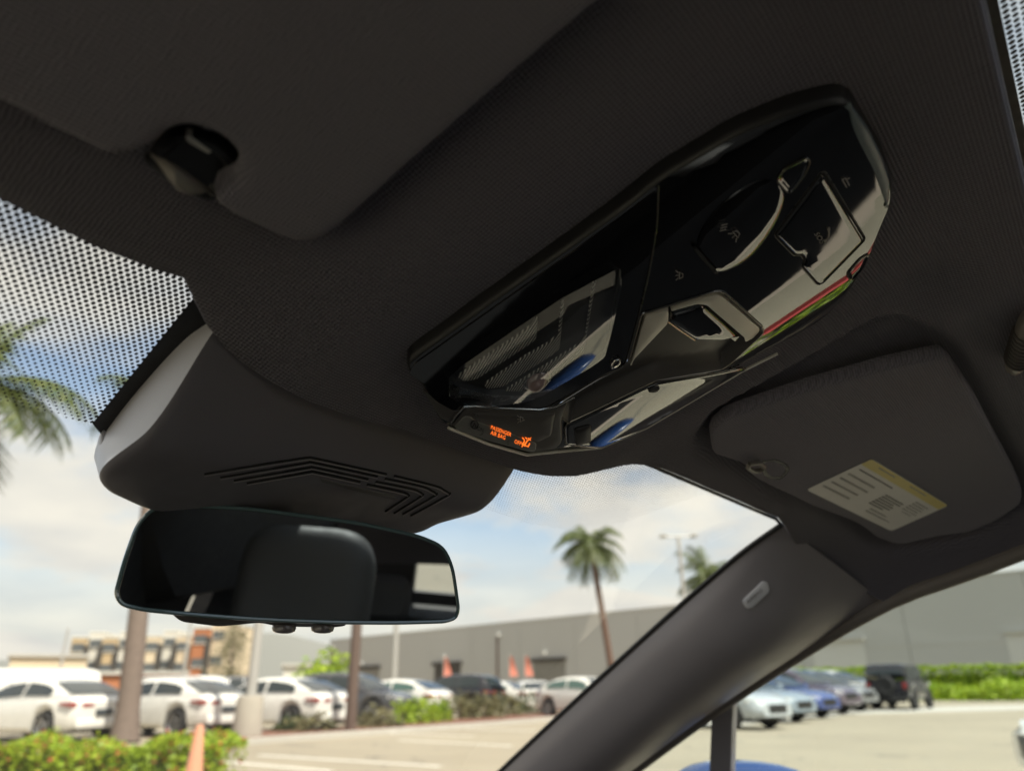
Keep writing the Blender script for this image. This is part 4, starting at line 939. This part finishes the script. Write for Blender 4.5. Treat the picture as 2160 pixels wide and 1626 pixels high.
tree('slender grey green tree left of the low hills', tq, 6.2, 1.9, 5, M['leaf_dry'])
def palm(label, base, h, lean, crown_r, nf, seed, trunk_r=.17, tm='trunk', droop=1.0):
    rs = np.random.default_rng(seed); o = empty('palm_tree', (*base[:2], 0)); tag(o, label, 'palm tree', 'palm trees')
    zs = np.linspace(0, 1, 14); P_ = np.stack([lean[0]*zs**1.1, lean[1]*zs**1.1, h*zs], 1); rad = trunk_r*(1.15-.35*zs)*(1+.04*np.sin(zs*160)); rad[0] *= 1.3
    tube('trunk', P_, rad, M[tm], o, 10); top = P_[-1]
    for k in range(nf):
        w = 2*math.pi*k/nf*2.4+rs.random()*.5; el = R(70-100*(k/nf)+rs.normal()*9); L = crown_r*(.85+.3*rs.random()); n = 12; mid = []; d = np.array([math.cos(w)*math.cos(el), math.sin(w)*math.cos(el), math.sin(el)]); p = top+d*.1
        for q in range(n): mid.append(p.copy()); p = p+d*L/n; d = d+np.array([0, 0, -.115*droop*(1.0+q*.05)]); d /= np.linalg.norm(d)
        mid = np.array(mid); V, F_ = [], []
        sidev = np.cross(mid[-1]-mid[0], [0, 0, 1.]); sidev /= np.linalg.norm(sidev)+1e-9
        for q in range(n-1):
            c_ = mid[q]; t_ = (mid[q+1]-mid[q]); wl_ = crown_r*.26*math.sin(math.pi*(.12+.85*q/n))
            for s_ in (-1, 1):
                for jj in range(2):
                    c2 = c_+t_*jj*.5; tip = c2+s_*sidev*wl_*(.8+.4*rs.random())+t_*1.1+np.array([0, 0, -wl_*.55*(1+.5*rs.random())]); b0 = len(V); V += [c2, c2+t_*.42, tip]; F_.append((b0, b0+1, b0+2))
        for q in range(n-1): b0 = len(V); V += [mid[q]-sidev*.02, mid[q]+sidev*.02, mid[q+1]]; F_.append((b0, b0+1, b0+2))
        mesh('frond', V, F_, M['leaf_palm'], o, smooth=False, weld=False)
    return o
# palm just right of the first white car: trunk passes behind the mirror
b1 = ground([(262, 1566)])[0]; tp = at((318, 1030), 22.6); hh = 9.0
palm('palm with leaning grey trunk standing behind the hedge', b1, hh, ((tp-b1)[:2]*hh/max(tp[2], 1)), 2.0, 16, 31, .24)
b2_ = azd(-150, 11.0); c2 = at((-45, 775), 11.0)
palm('palm whose green fronds hang in the upper left of the windscreen', b2_, c2[2]-.2, ((c2[:2]-b2_)), 1.45, 26, 32, .14)
c3_ = at((1246, 1152), 46); b3_ = azd(1300, 46)
palm('palm with drooping crown and thin brown trunk above the warehouse', b3_, c3_[2], c3_[:2]-b3_, 2.7, 38, 33, .20, 'trunkbrown', 1.5)
c4_ = at((1490, 1215), 52); b4_ = azd(1500, 52)
palm('palm crown partly hidden behind the windscreen pillar', b4_, c4_[2], c4_[:2]-b4_, 2.7, 34, 34, .18, 'trunk', 1.2)

# ---------------- lamp posts, poles, cone
def post(label, base, h, r, mat, foot=None, head=None, name='lamp_post'):
    o = empty(name, (*base[:2], 0)); tag(o, label, 'lamp post', 'poles in the car park')
    z0 = foot[1] if foot else 0
    if foot:
        w = foot[0]; rr = [[(w*s*math.cos(a), w*s*math.sin(a), z) for a in np.linspace(0, 2*math.pi, 17)[:-1]] for z, s in ((0, 1.12), (z0*.9, 1), (z0, .9))]; loft('concrete_base', rr, M['concrete'], o)
    tube('pole', [(0, 0, z0), (0, 0, h)], [r, r*.8], mat, o, 10)
    if head:
        tube('cross_arm', [(-head*VR[0], -head*VR[1], h), (head*VR[0], head*VR[1], h)], .06, mat, o, 6)
        for s in (-1, 1): box('lamp_head', (s*head*VR[0], s*head*VR[1], h+.02), (.75, .4, .14), mat, o, rz=-_a+math.pi/2, bevel=.03)
    return o
post('tall pale lamp post on a round concrete base among white cars', ground([(519, 1560)])[0], 9, .13, M['pole'], (.33, 1.0))
post('dark brown pole in the mulch bed beside the dark parked car', ground([(738, 1546)])[0], 9, .16, M['brownpole'], name='brown_pole')
post('slim pale pole in front of the warehouse, right of the brown pole', azd(830, 58), 9.5, .22, M['pole'])
post('thin pale pole above the apartment blocks', azd(382, 75), 9, .14, M['pole'])
post('faint thin pole left of the apartment blocks', azd(118, 85), 6.8, .14, M['pole'])
c5 = at((1448, 1130), 50); post('lamp post with a double arm beside the palm crown', azd(1462, 50), c5[2], .14, M['pole'], head=1.0)
cb = azd(432, 5.6); co_ = empty('traffic_cone', (*cb, 0)); tag(co_, 'slim faded orange traffic cone standing before the hedge', 'traffic cone')
loft('cone_body', [[(r_*math.cos(a), r_*math.sin(a), z) for a in np.linspace(0, 2*math.pi, 25)[:-1]] for z, r_ in ((.03, .13), (.10, .12), (.5, .068), (.88, .026), (.905, .018))], M['orange'], co_)
box('cone_foot', (0, 0, .015), (.36, .36, .03), M['tyre'], co_, bevel=.008)
# ---------------- cars
def ip(x, pts): a = np.array(pts, float); return np.interp(x, a[:, 0], a[:, 1])
def sm(x, pts):
    """smoothed profile"""
    return np.mean([ip(x+d, pts) for d in (-.10, -.05, 0, .05, .10)], axis=0)
STY = {
 'coupe': dict(L=4.75, W=.93, zb=.24, wr=.35, ax=(.92, 3.78), zt=[(0, .84), (.06, .97), (.30, 1.05), (1.2, 1.03), (3.3, .97), (4.1, .89), (4.55, .77), (4.75, .60)], w=[(0, .74), (.12, .86), (.6, .99), (2.5, 1.0), (4.0, .97), (4.5, .87), (4.75, .66)],
               zr=[(.28, 1.05), (.70, 1.24), (1.15, 1.40), (1.7, 1.47), (2.2, 1.47), (2.65, 1.42), (3.05, 1.25), (3.55, .96)], rear=(.34, 1.05), front=(2.75, 3.42), side=(.85, 3.1), hood=1),
 'sedan': dict(L=4.7, W=.92, zb=.22, wr=.33, ax=(.98, 3.78), zt=[(0, .82), (.06, .96), (.5, 1.02), (1.2, .99), (3.3, .95), (4.1, .87), (4.5, .76), (4.7, .58)], w=[(0, .76), (.12, .88), (.6, .99), (2.5, 1.0), (4.0, .97), (4.5, .86), (4.7, .64)],
               zr=[(.55, 1.0), (1.0, 1.24), (1.5, 1.39), (2.0, 1.43), (2.5, 1.39), (2.95, 1.22), (3.5, .95)], rear=(.6, 1.25), front=(2.7, 3.38), side=(1.05, 3.0), hood=1),
 'suv': dict(L=4.75, W=.95, zb=.28, wr=.38, ax=(.95, 3.75), zt=[(0, .95), (.05, 1.05), (.4, 1.12), (3.2, 1.05), (4.1, 1.0), (4.6, .88), (4.75, .66)], w=[(0, .82), (.1, .92), (.5, 1.0), (4.0, .98), (4.55, .9), (4.75, .72)],
             zr=[(.08, 1.10), (.30, 1.45), (.55, 1.64), (1.2, 1.70), (2.2, 1.70), (2.6, 1.62), (3.0, 1.42), (3.5, 1.06)], rear=(.13, .48), front=(2.65, 3.4), side=(.6, 3.0), hood=1),
 'jeep': dict(L=4.2, W=.93, zb=.42, wr=.42, ax=(.75, 3.25), zt=[(0, 1.12), (.05, 1.2), (2.7, 1.2), (2.8, 1.18), (4.0, 1.12), (4.15, 1.05), (4.2, .8)], w=[(0, .92), (.06, .98), (2.6, 1.0), (2.9, .9), (4.1, .82), (4.2, .78)],
              zr=[(.04, 1.25), (.12, 1.82), (.3, 1.88), (2.3, 1.88), (2.45, 1.84), (2.85, 1.22)], rear=(.05, .11), front=(2.48, 2.8), side=(.35, 2.3), hood=1),
 'van': dict(L=5.9, W=1.0, zb=.30, wr=.35, ax=(1.1, 4.8), zt=[(0, 1.2), (.05, 1.25), (4.6, 1.25), (5.3, 1.15), (5.75, .95), (5.9, .6)], w=[(0, .95), (.1, 1.0), (5.0, 1.0), (5.7, .9), (5.9, .75)],
             zr=[(.0, 1.3), (.06, 2.35), (.4, 2.48), (4.0, 2.48), (4.5, 2.35), (4.9, 1.95), (5.4, 1.2)], rear=(.01, .05), front=(4.55, 5.25), side=(3.6, 4.8), hood=1),
 'pickup': dict(L=5.6, W=.98, zb=.38, wr=.40, ax=(1.1, 4.5), zt=[(0, 1.1), (.05, 1.15), (2.0, 1.15), (4.2, 1.15), (5.3, 1.08), (5.6, .8)], w=[(0, .95), (.1, 1.0), (5.0, 1.0), (5.6, .85)],
              zr=[(1.9, 1.2), (2.05, 1.75), (2.4, 1.85), (3.3, 1.85), (3.6, 1.75), (4.2, 1.2)], rear=(1.93, 2.06), front=(3.6, 4.1), side=(2.2, 3.7), hood=1)}
def wheel(o, x, y, r, rimm):
    s = 1 if y > 0 else -1; w_ = empty('wheel', (x, y, r)); w_.parent = o
    prof = [(r*.66, -.10), (r*.90, -.105), (r, -.07), (r, .06), (r*.9, .1), (r*.68, .095)]
    loft('tyre', [[(q*math.cos(a), s*d, q*math.sin(a)) for q, d in prof] for a in np.linspace(0, 2*math.pi, 25)], M['tyre'], w_, closed=True, caps=False)
    V, F_ = [], []
    for k in range(5):
        a = 2*math.pi*k/5; t = np.array([math.cos(a), math.sin(a)]); n_ = np.array([-t[1], t[0]]); b = len(V)
        for q, hw in ((.05, .05), (r*.70, .035)):
            for e in (-1, 1):
                p = t*q+n_*hw*e; V += [(p[0], s*.075, p[1]), (p[0], s*.04, p[1])]
        F_ += [(b, b+2, b+6, b+4), (b, b+4, b+5, b+1), (b+2, b+3, b+7, b+6)]
    b = len(V); ring_ = np.linspace(0, 2*math.pi, 21)[:-1]
    V += [(r*.70*math.cos(a), s*.09, r*.70*math.sin(a)) for a in ring_]+[(r*.60*math.cos(a), s*.05, r*.60*math.sin(a)) for a in ring_]+[(r*.6*math.cos(a), s*.0, r*.6*math.sin(a)) for a in ring_]
    F_ += [(b+k, b+(k+1) % 20, b+20+(k+1) % 20, b+20+k) for k in range(20)]+[tuple(b+40+k for k in range(20))]
    mesh('rim', V, F_, rimm, w_, smooth=False); return w_
def car(label, sty, paint, pos, az, group, name='parked_car', cat='car', win='carglass', rim='rim'):
    S = STY[sty]; L, W = S['L'], S['W']; o = empty(name, (pos[0], pos[1], 0), R(90-az)); tag(o, label, cat, group); pm = PAINT[paint]
    P = lambda x, y, z: (x-L/2, y, z)
    xs = np.unique(np.concatenate([np.linspace(0, L, 70), [.03, .06, L-.03, L-.06]])); rings_ = []
    for x in xs:
        w = W*sm(x, S['w']); zt = float(sm(x, S['zt'])); zb = S['zb']+.10*float(np.clip(1-min(x, L-x)/.5, 0, 1))
        for a in S['ax']:
            q = (S['wr']+.05)**2-(x-a)**2
            if q > 0: zb = max(zb, min(S['wr']+math.sqrt(q), zt-.12))
        zm = zb+(zt-zb)*.5
        half = [(0, zb), (w*.90, zb), (w*.985, min(zb+.10, zm)), (w, zm), (w*.985, zt-.14 if zt-.14 > zm else zm+.02), (w*.955, zt-.03), (w*.90, zt), (w*.45, zt+.015), (0, zt+.02)]
        rings_.append([P(x, y, z) for y, z in half]+[P(x, -y, z) for y, z in half[-2:0:-1]])
    loft('body', rings_, pm, o, sharp=35)
    box('underbody', P(L/2, 0, S['zb']+.10), (L*.86, W*1.7, .22), M['underbody'], o)
    zr = lambda x: float(sm(x, S['zr'])); zt_ = lambda x: float(sm(x, S['zt'])); g0, g1 = S['zr'][0][0], S['zr'][-1][0]
    def half_g(x):
        w = W*float(sm(x, S['w']))*.945; b_ = zt_(x)-.01; t_ = max(zr(x), b_+.01); hh_ = t_-b_; wr_ = w-.40*hh_ if sty not in ('jeep', 'van') else w-.12*hh_
        k = min(1, hh_/.3); return w, b_, wr_, t_, k
    gx = np.unique(np.concatenate([np.linspace(g0, g1, 44), np.linspace(g0, g0+.3, 8)])); rings_ = []
    for x in gx:
        w, b_, wr_, t_, k = half_g(x); half = [(w, b_), ((w+wr_)/2+.012, (b_+t_-.06*k)/2), (wr_+.015, t_-.07*k), (wr_*.93, t_-.025*k), (wr_*.6, t_-.004), (0, t_)]
        rings_.append([P(x, y, z) for y, z in half]+[P(x, -y, z) for y, z in half[-2::-1]])
    loft('cabin_shell', rings_, pm, o, closed=False, caps=False, sharp=35)
    # windows
    sx0, sx1 = S['side']; mid = sx0+(sx1-sx0)*.48
    for s in (1, -1):
        for (a, b) in ((sx0, mid-.04), (mid+.04, sx1)):
            V, F_ = [], []; xx = np.linspace(a, b, 9)
            for x in xx:
                w, b_, wr_, t_, k = half_g(x); hgt = t_-.07*k-b_; f0, f1 = .14, .90
                if hgt < .16: f1 = f0+.05
                for f_ in (f0, f1): V.append(P(x, s*(w+(wr_+.015-w)*f_+.020+.012*4*f_*(1-f_)), b_+hgt*f_))
            F_ = [(2*i, 2*i+1, 2*i+3, 2*i+2) for i in range(8)]; mesh('side_window', V, F_, M[win], o)
        # door mirror
        xm = g1-.35; w = W*float(sm(xm, S['w'])); box('door_mirror', P(xm, s*(w+.09), zt_(xm)+.10), (.12, .2, .13), pm, o, bevel=.03)
    for nm, (a, b), mt in (('rear_window', S['rear'], 'carglass'), ('windscreen', S['front'], 'carglass')):
        V, F_ = [], []; xx = np.linspace(a, b, 8); yy = np.linspace(-1, 1, 9)
        for x in xx:
            w, b_, wr_, t_, k = half_g(x)
            off = .018 if sty not in ('jeep', 'van') else .0
            for q in yy: V.append(P(x-(.02 if nm == 'rear_window' else -.02), q*(wr_*.90), t_+off-.022*k*abs(q)**3))
        F_ = [(i*9+j, i*9+j+1, (i+1)*9+j+1, (i+1)*9+j) for i in range(7) for j in range(8)]; mesh(nm, V, F_, M[mt], o)
    # lamps, plate, bumper insert
    zl = zt_(.1)-.12; wl_ = W*float(sm(.0, S['w']))
    for s in (1, -1):
        if sty == 'jeep': box('tail_lamp', P(-.01, s*(wl_-.12), .98), (.06, .16, .26), M['tail'], o, bevel=.015)
        else:
            rr = [[P(x, s*y, z) for x, y, z in q] for q in ([(-.012, .30, zl-.03), (-.012, .30, zl+.03), (.05, .30, zl+.03), (.05, .30, zl-.03)], [(-.008, wl_*.8, zl-.05), (-.008, wl_*.8, zl+.05), (.05, wl_*.8, zl+.05), (.05, wl_*.8, zl-.05)], [(.10, W*.925, zl-.03), (.10, W*.925, zl+.07), (.2, W*.91, zl+.07), (.2, W*.91, zl-.03)], [(.42, W*.997, zl+.02), (.42, W*.997, zl+.06), (.45, W*.95, zl+.06), (.45, W*.95, zl+.02)])]
            loft('tail_lamp', rr, M['tail'], o, sharp=50)
        zh = zt_(L-.25)-.10; rr = [[P(L-x, s*y, z) for x, y, z in q] for q in ([(.06, .42, zh-.06), (.06, .42, zh+.03), (.2, .42, zh+.03), (.2, .42, zh-.06)], [(.13, W*.74, zh-.07), (.13, W*.74, zh+.06), (.3, W*.72, zh+.06), (.3, W*.72, zh-.07)], [(.38, W*.92, zh), (.38, W*.92, zh+.08), (.5, W*.88, zh+.08), (.5, W*.88, zh)])]
        loft('head_lamp', rr, M['headl'], o, sharp=50)
    box('number_plate', P(-.03, 0, zl-.17), (.03, .46, .15), M['plate'], o, bevel=.006)
    box('rear_bumper', P(.03, 0, .42), (.16, W*1.50, .20), M['underbody'] if sty in ('suv', 'jeep') else pm, o, bevel=.05)
    box('grille', P(L-.035, 0, zt_(L-.2)-.24), (.08, .78, .24), M['grille'], o, bevel=.03)
    if sty == 'jeep':
        rr = [[P(-.22+d, .38*math.cos(a)*q, 1.02+.38*math.sin(a)*q) for a in np.linspace(0, 2*math.pi, 25)[:-1]] for d, q in ((.22, .85), (.20, 1), (.05, 1), (.0, .86), (.03, .5))]; loft('spare_wheel', rr, M['tyre'], o)
    for a in S['ax']:
        for s in (1, -1): wheel(o, a-L/2, s*(W-.12), S['wr'], M[rim])
    return o
G1 = 'cars parked behind the planting bed'; G2 = 'cars parked nose-out in a row past the pillar'
def cpos(px, D): return azd(px, D)
HZ = -13
car('white coupe behind the palm trunk at the far left', 'coupe', 'white', cpos(95, 24.2), HZ, G1)
car('white coupe between palm trunk and lamp post base', 'coupe', 'white', cpos(352, 24.6), HZ, G1)
car('white coupe just right of the lamp post base', 'coupe', 'white', cpos(578, 25.0), HZ, G1)
car('dark grey sport utility car behind the brown pole', 'suv', 'darkgrey', cpos(748, 30.0), 165, G1)
car('white coupe right of the brown pole', 'coupe', 'white', cpos(830, 32.5), HZ, G1, win='greenglass')
car('black hatchback between white cars near the middle', 'suv', 'black', cpos(955, 37), HZ, G1)
car('white sedan left of the two nearest the pillar', 'sedan', 'white', cpos(1035, 40), HZ, G1, win='greenglass')
car('white sedan second from the pillar', 'sedan', 'white', cpos(1120, 41), 40, G1, win='greenglass')
car('large white sedan cut off by the pillar', 'coupe', 'white', cpos(1245, 31), -170, G1, win='greenglass')
car('dark pickup truck behind the lamp post', 'pickup', 'darkgrey', cpos(500, 44), 110, G1, 'pickup_truck', 'pickup')
car('low white van at the far left edge behind the coupe', 'van', 'white', cpos(5, 33), -78, G1, 'delivery_van', 'van').scale = (1, 1, .78)
car('white van just behind the second white coupe', 'van', 'white', cpos(358, 44), -15, G1, 'delivery_van', 'van').scale = (1, 1, .74)
for px, D, pn, sty, lab in ((1490, 23.8, 'silver', 'sedan', 'silver sedan hidden mostly behind the pillar'), (1562, 27.6, 'paleblue', 'sedan', 'pale blue sedan nearest in the row past the pillar'), (1625, 31, 'blue', 'sedan', 'dark blue sedan second in the row past the pillar'),
                            (1680, 34.6, 'plum', 'suv', 'plum coloured sport utility car in the row past the pillar'), (1725, 38.0, 'grey', 'suv', 'mid grey car in the row before the white one'), (1765, 41.5, 'white', 'suv', 'white sport utility car in the row past the pillar'), (1803, 45.5, 'paleblue', 'sedan', 'pale blue sedan at the far end beside the black jeep')):
    car(lab, sty, pn, cpos(px, D), 196, G2)
car('black boxy off-roader with spare wheel driving away toward the hedge', 'jeep', 'black', cpos(1900, 40.5), 92.5, None, 'off_road_car', 'car', rim='darkrim')
nq = at((2170, 1560), 9.2)[:2]; hd = R(20); car('white car whose nose just enters at the right edge', 'sedan', 'white', nq-2.35*np.array([math.sin(R(-20)), math.cos(R(-20))]), -20, None)

# ---------------- buildings
FN = np.array([math.sin(R(98.5)), math.cos(R(98.5)), 0]); FT = np.array([FN[1], -FN[0], 0]); D0, BH = 69.6, 9.0
FT = -FT if FT@np.array([*VR, 0]) < 0 else FT
F0 = FN*D0
def fac(px): q = hitplane(px, F0, FN); return (q-F0)@FT, q[:, 2]
sL = fac([(697, 1350)])[0][0]; sR = fac([(2400, 1300)])[0][0]+60
wh = empty('warehouse', tuple(F0)); tag(wh, 'long grey flat roofed warehouse of tall wall panels', 'building')
def fbox(name, s0, s1, z0, z1, d0, d1, mat, parent=None, bevel=0):
    c_ = FT*(s0+s1)/2+FN*(d0+d1)/2; ang = math.atan2(FT[1], FT[0]); return box(name, (c_[0], c_[1], (z0+z1)/2), (abs(s1-s0), abs(d1-d0), z1-z0), mat, parent or wh, rz=ang, bevel=bevel)
npan = int((sR-sL)/9.2)
for k in range(npan):
    a = sL+k*(sR-sL)/npan; b = sL+(k+1)*(sR-sL)/npan; fbox('wall_panel', a, b-.05, 0, BH, 0, .25, M['wall_grey'])
fbox('inner_wall', sL+.1, sR-.1, 0, BH-.1, .20, 40, M['wall_grey']); fbox('roof_edge', sL-.1, sR, BH, BH+.14, -.06, .4, M['coping'])
def fpx(name, x0, x1, y0, y1, mat, d=-.06, parent=None, zmin=None):
    s, z = fac([(x0, y0), (x1, y0), (x0, y1)]); z1, z0 = z[0], z[2]
    if zmin is not None: z0 = zmin
    return fbox(name, min(s[:2]), max(s[:2]), max(0, z0), z1, d, .1, mat, parent)
for (x0, x1, y0, nm, mt) in ((917, 972, 1404, 'doorway', 'opening'), (1125, 1192, 1396, 'roller_door', 'roller'), (745, 800, 1412, 'roller_door', 'roller'), (1712, 1822, 1356, 'pale_door', 'wall_pale'), (2120, 2230, 1338, 'pale_door', 'wall_pale')):
    fpx(nm, x0, x1, y0, 1470, M[mt], -.05, zmin=0); fpx('door_lintel', x0-3, x1+3, y0-7, y0, M['opening'] if mt != 'wall_pale' else M['coping'], -.35)
for (x_, y_) in ((765, 1398), (940, 1385), (1150, 1376), (1053, 1338), (703, 1364)):
    s, z = fac([(x_, y_)]); fbox('wall_lamp', s[0]-.25, s[0]+.25, z[0]-.25, z[0]+.2, -.4, 0, M['wall_pale'], bevel=.05)
for x_ in (700, 1050): s, z = fac([(x_, 1400)]); fbox('downpipe', s[0]-.12, s[0]+.12, 0, BH-1.2, -.2, 0, M['brownpole'])
fpx('wall_rail', 1800, 2400, 1366, 1369, M['coping'], -.02)
for (x_, h_, lab) in ((935, .0, 'red banner flag beside the dark doorway'), (1075, .0, 'left of two red banner flags by the roller door'), (1108, .0, 'right of two red banner flags by the roller door')):
    q = azd(x_, 60); o = empty('banner_flag', (*q, 0)); tag(o, lab, 'flag', 'red banner flags'); tube('flag_pole', [(0, 0, 0), (0, 0, 3.6)], .03, M['pole'], o, 6)
    mesh('flag_cloth', [(*(VR*w+VW*.1*math.sin(z*3+w)), z) for z in np.linspace(1.9, 3.3, 8) for w in (0.03, .35-.18*(z-1.9)/1.4, .65-.4*(z-1.9)/1.4)], [(i*3+j, i*3+j+1, i*3+4+j, i*3+3+j) for i in range(7) for j in range(2)], M['flagcloth'], o)

def block(label, x0, x1, D, h, mats, nfl, seed, top=None):
    rs = random.Random(seed); a, b = azd(x0, D), azd(x1, D*.985); t = (b-a); L = np.linalg.norm(t); t /= L; n_ = np.array([-t[1], t[0]]); n_ = n_ if n_@VW > 0 else -n_; ang = math.atan2(t[1], t[0])
    o = empty('apartment_block', (*a, 0)); tag(o, label, 'building', 'apartment blocks')
    nb = len(mats); P = lambda u, w: t*u+n_*w
    for k, mt in enumerate(mats):
        u0, u1 = L*k/nb, L*(k+1)/nb; c_ = P((u0+u1)/2, 6+(k % 2)*.9); hh_ = h+(k % 2)*.7; wl_ = box('wall', (*c_, hh_/2), (u1-u0-.02, 12, hh_), M[mt], o, rz=ang)
        box('parapet', (*P((u0+u1)/2, 6+(k % 2)*.9), hh_+.12), (u1-u0+.15, 12.2, .24), M['white_stucco'], wl_, rz=ang)
        for fl in range(nfl):
            for wv in (.3, .7):
                u = u0+(u1-u0)*wv; zc = hh_*(fl+.55)/nfl; d = (k % 2)*.9; wn_ = box('window', (*P(u, d-.02), zc), (.85, .12, 1.15), M['bwin'], o, rz=ang); box('sill', (*P(u, d-.09), zc-.62), (1.05, .14, .12), M['white_stucco'], wn_, rz=ang)
        if k: cs = P(u0, (k % 2)*.2-.1); box('recess', (*cs, h*.45), (.7, .5, h*.86), M['opening'], o, rz=ang)
    return o
block('long cream and white apartment block left of the palm trunk', 130, 262, 128, 8.4, ['tan', 'white_stucco', 'tan', 'white_stucco'], 3, 1)
block('cream apartment block right of the palm trunk', 290, 388, 126, 8.6, ['cream', 'white_stucco', 'cream'], 3, 2)
block('terracotta and cream apartment block beside the slender tree', 391, 458, 122, 9.6, ['terracotta', 'cream'], 3, 3)
def lowb(label, x0, x1, D, h, mat, parts=()):
    a, b = azd(x0, D), azd(x1, D); t = b-a; L = np.linalg.norm(t); ang = math.atan2(t[1], t[0]); t /= L; c_ = (a+b)/2+VW*5; o = empty('low_building', (*c_, 0)); tag(o, label, 'building')
    box('wall', (0, 0, h/2), (L, 10, h), M[mat], o, rz=ang); box('roof', (0, 0, h+.15), (L+.6, 10.6, .3), M['coping'], o, rz=ang)
    for u in parts: q = t*(u-.5)*L-VW*5.05; box('window', (q[0], q[1], h*.5), (L*.12, .15, h*.4), M['bwin'], o, rz=ang)
    return o
lowb('low cream commercial building at the left edge behind the van', -60, 110, 95, 4.6, 'cream', (.2, .45, .7))
lowb('long white shed in front of the hills', 565, 655, 85, 3.4, 'white_stucco', (.3, .7))
lowb('low terracotta wall building behind the coupes', 120, 330, 80, 2.6, 'terracotta', (.3,))
V, F_ = [], []; N = 60; rs = np.random.default_rng(4)
for i in range(N):
    x_ = -500+i*2600/(N-1); e = 1452-1341+7*math.sin(i*.9)+5*math.sin(i*2.1+1)+4*rs.random(); fall = np.interp(x_, [-500, 380, 430, 520, 600, 660, 720, 1200, 2100], [60, 62, 95, 116, 118, 104, 84, 60, 50]); ht = fall/1820*900+1.1+(rs.random()-.5)*2
    for k, (dd, f_) in enumerate(((840, 0), (870, .55), (900, 1), (980, .6), (1100, 0))): q = azd(x_, dd); V.append((*q, max(ht*f_+(rs.random()-.5)*2*(f_ > 0), -.5)))
for i in range(N-1):
    for k in range(4): a = i*5+k; F_.append((a, a+1, a+6, a+5))
hl_ = mesh('hills', V, F_, M['hill'], weld=False); tag(hl_, 'low grey hills on the horizon', kind='structure')

# beside the passenger door, out of frame but mirrored in the glossy console
rk = mesh('red_kerb', *boxv((4.35, -4.1, .07), (.26, 8.8, .14)), M['red'], smooth=False); tag(rk, 'red painted kerb beside the car', kind='structure')
hedge('low clipped planting behind the red kerb beside the passenger door', (4.6, .6), (4.6, -8.4), 3.0, .24, .05, 260, M['leaf_hedge'], M['leaf_dark'], 'hedges', 500, 8)
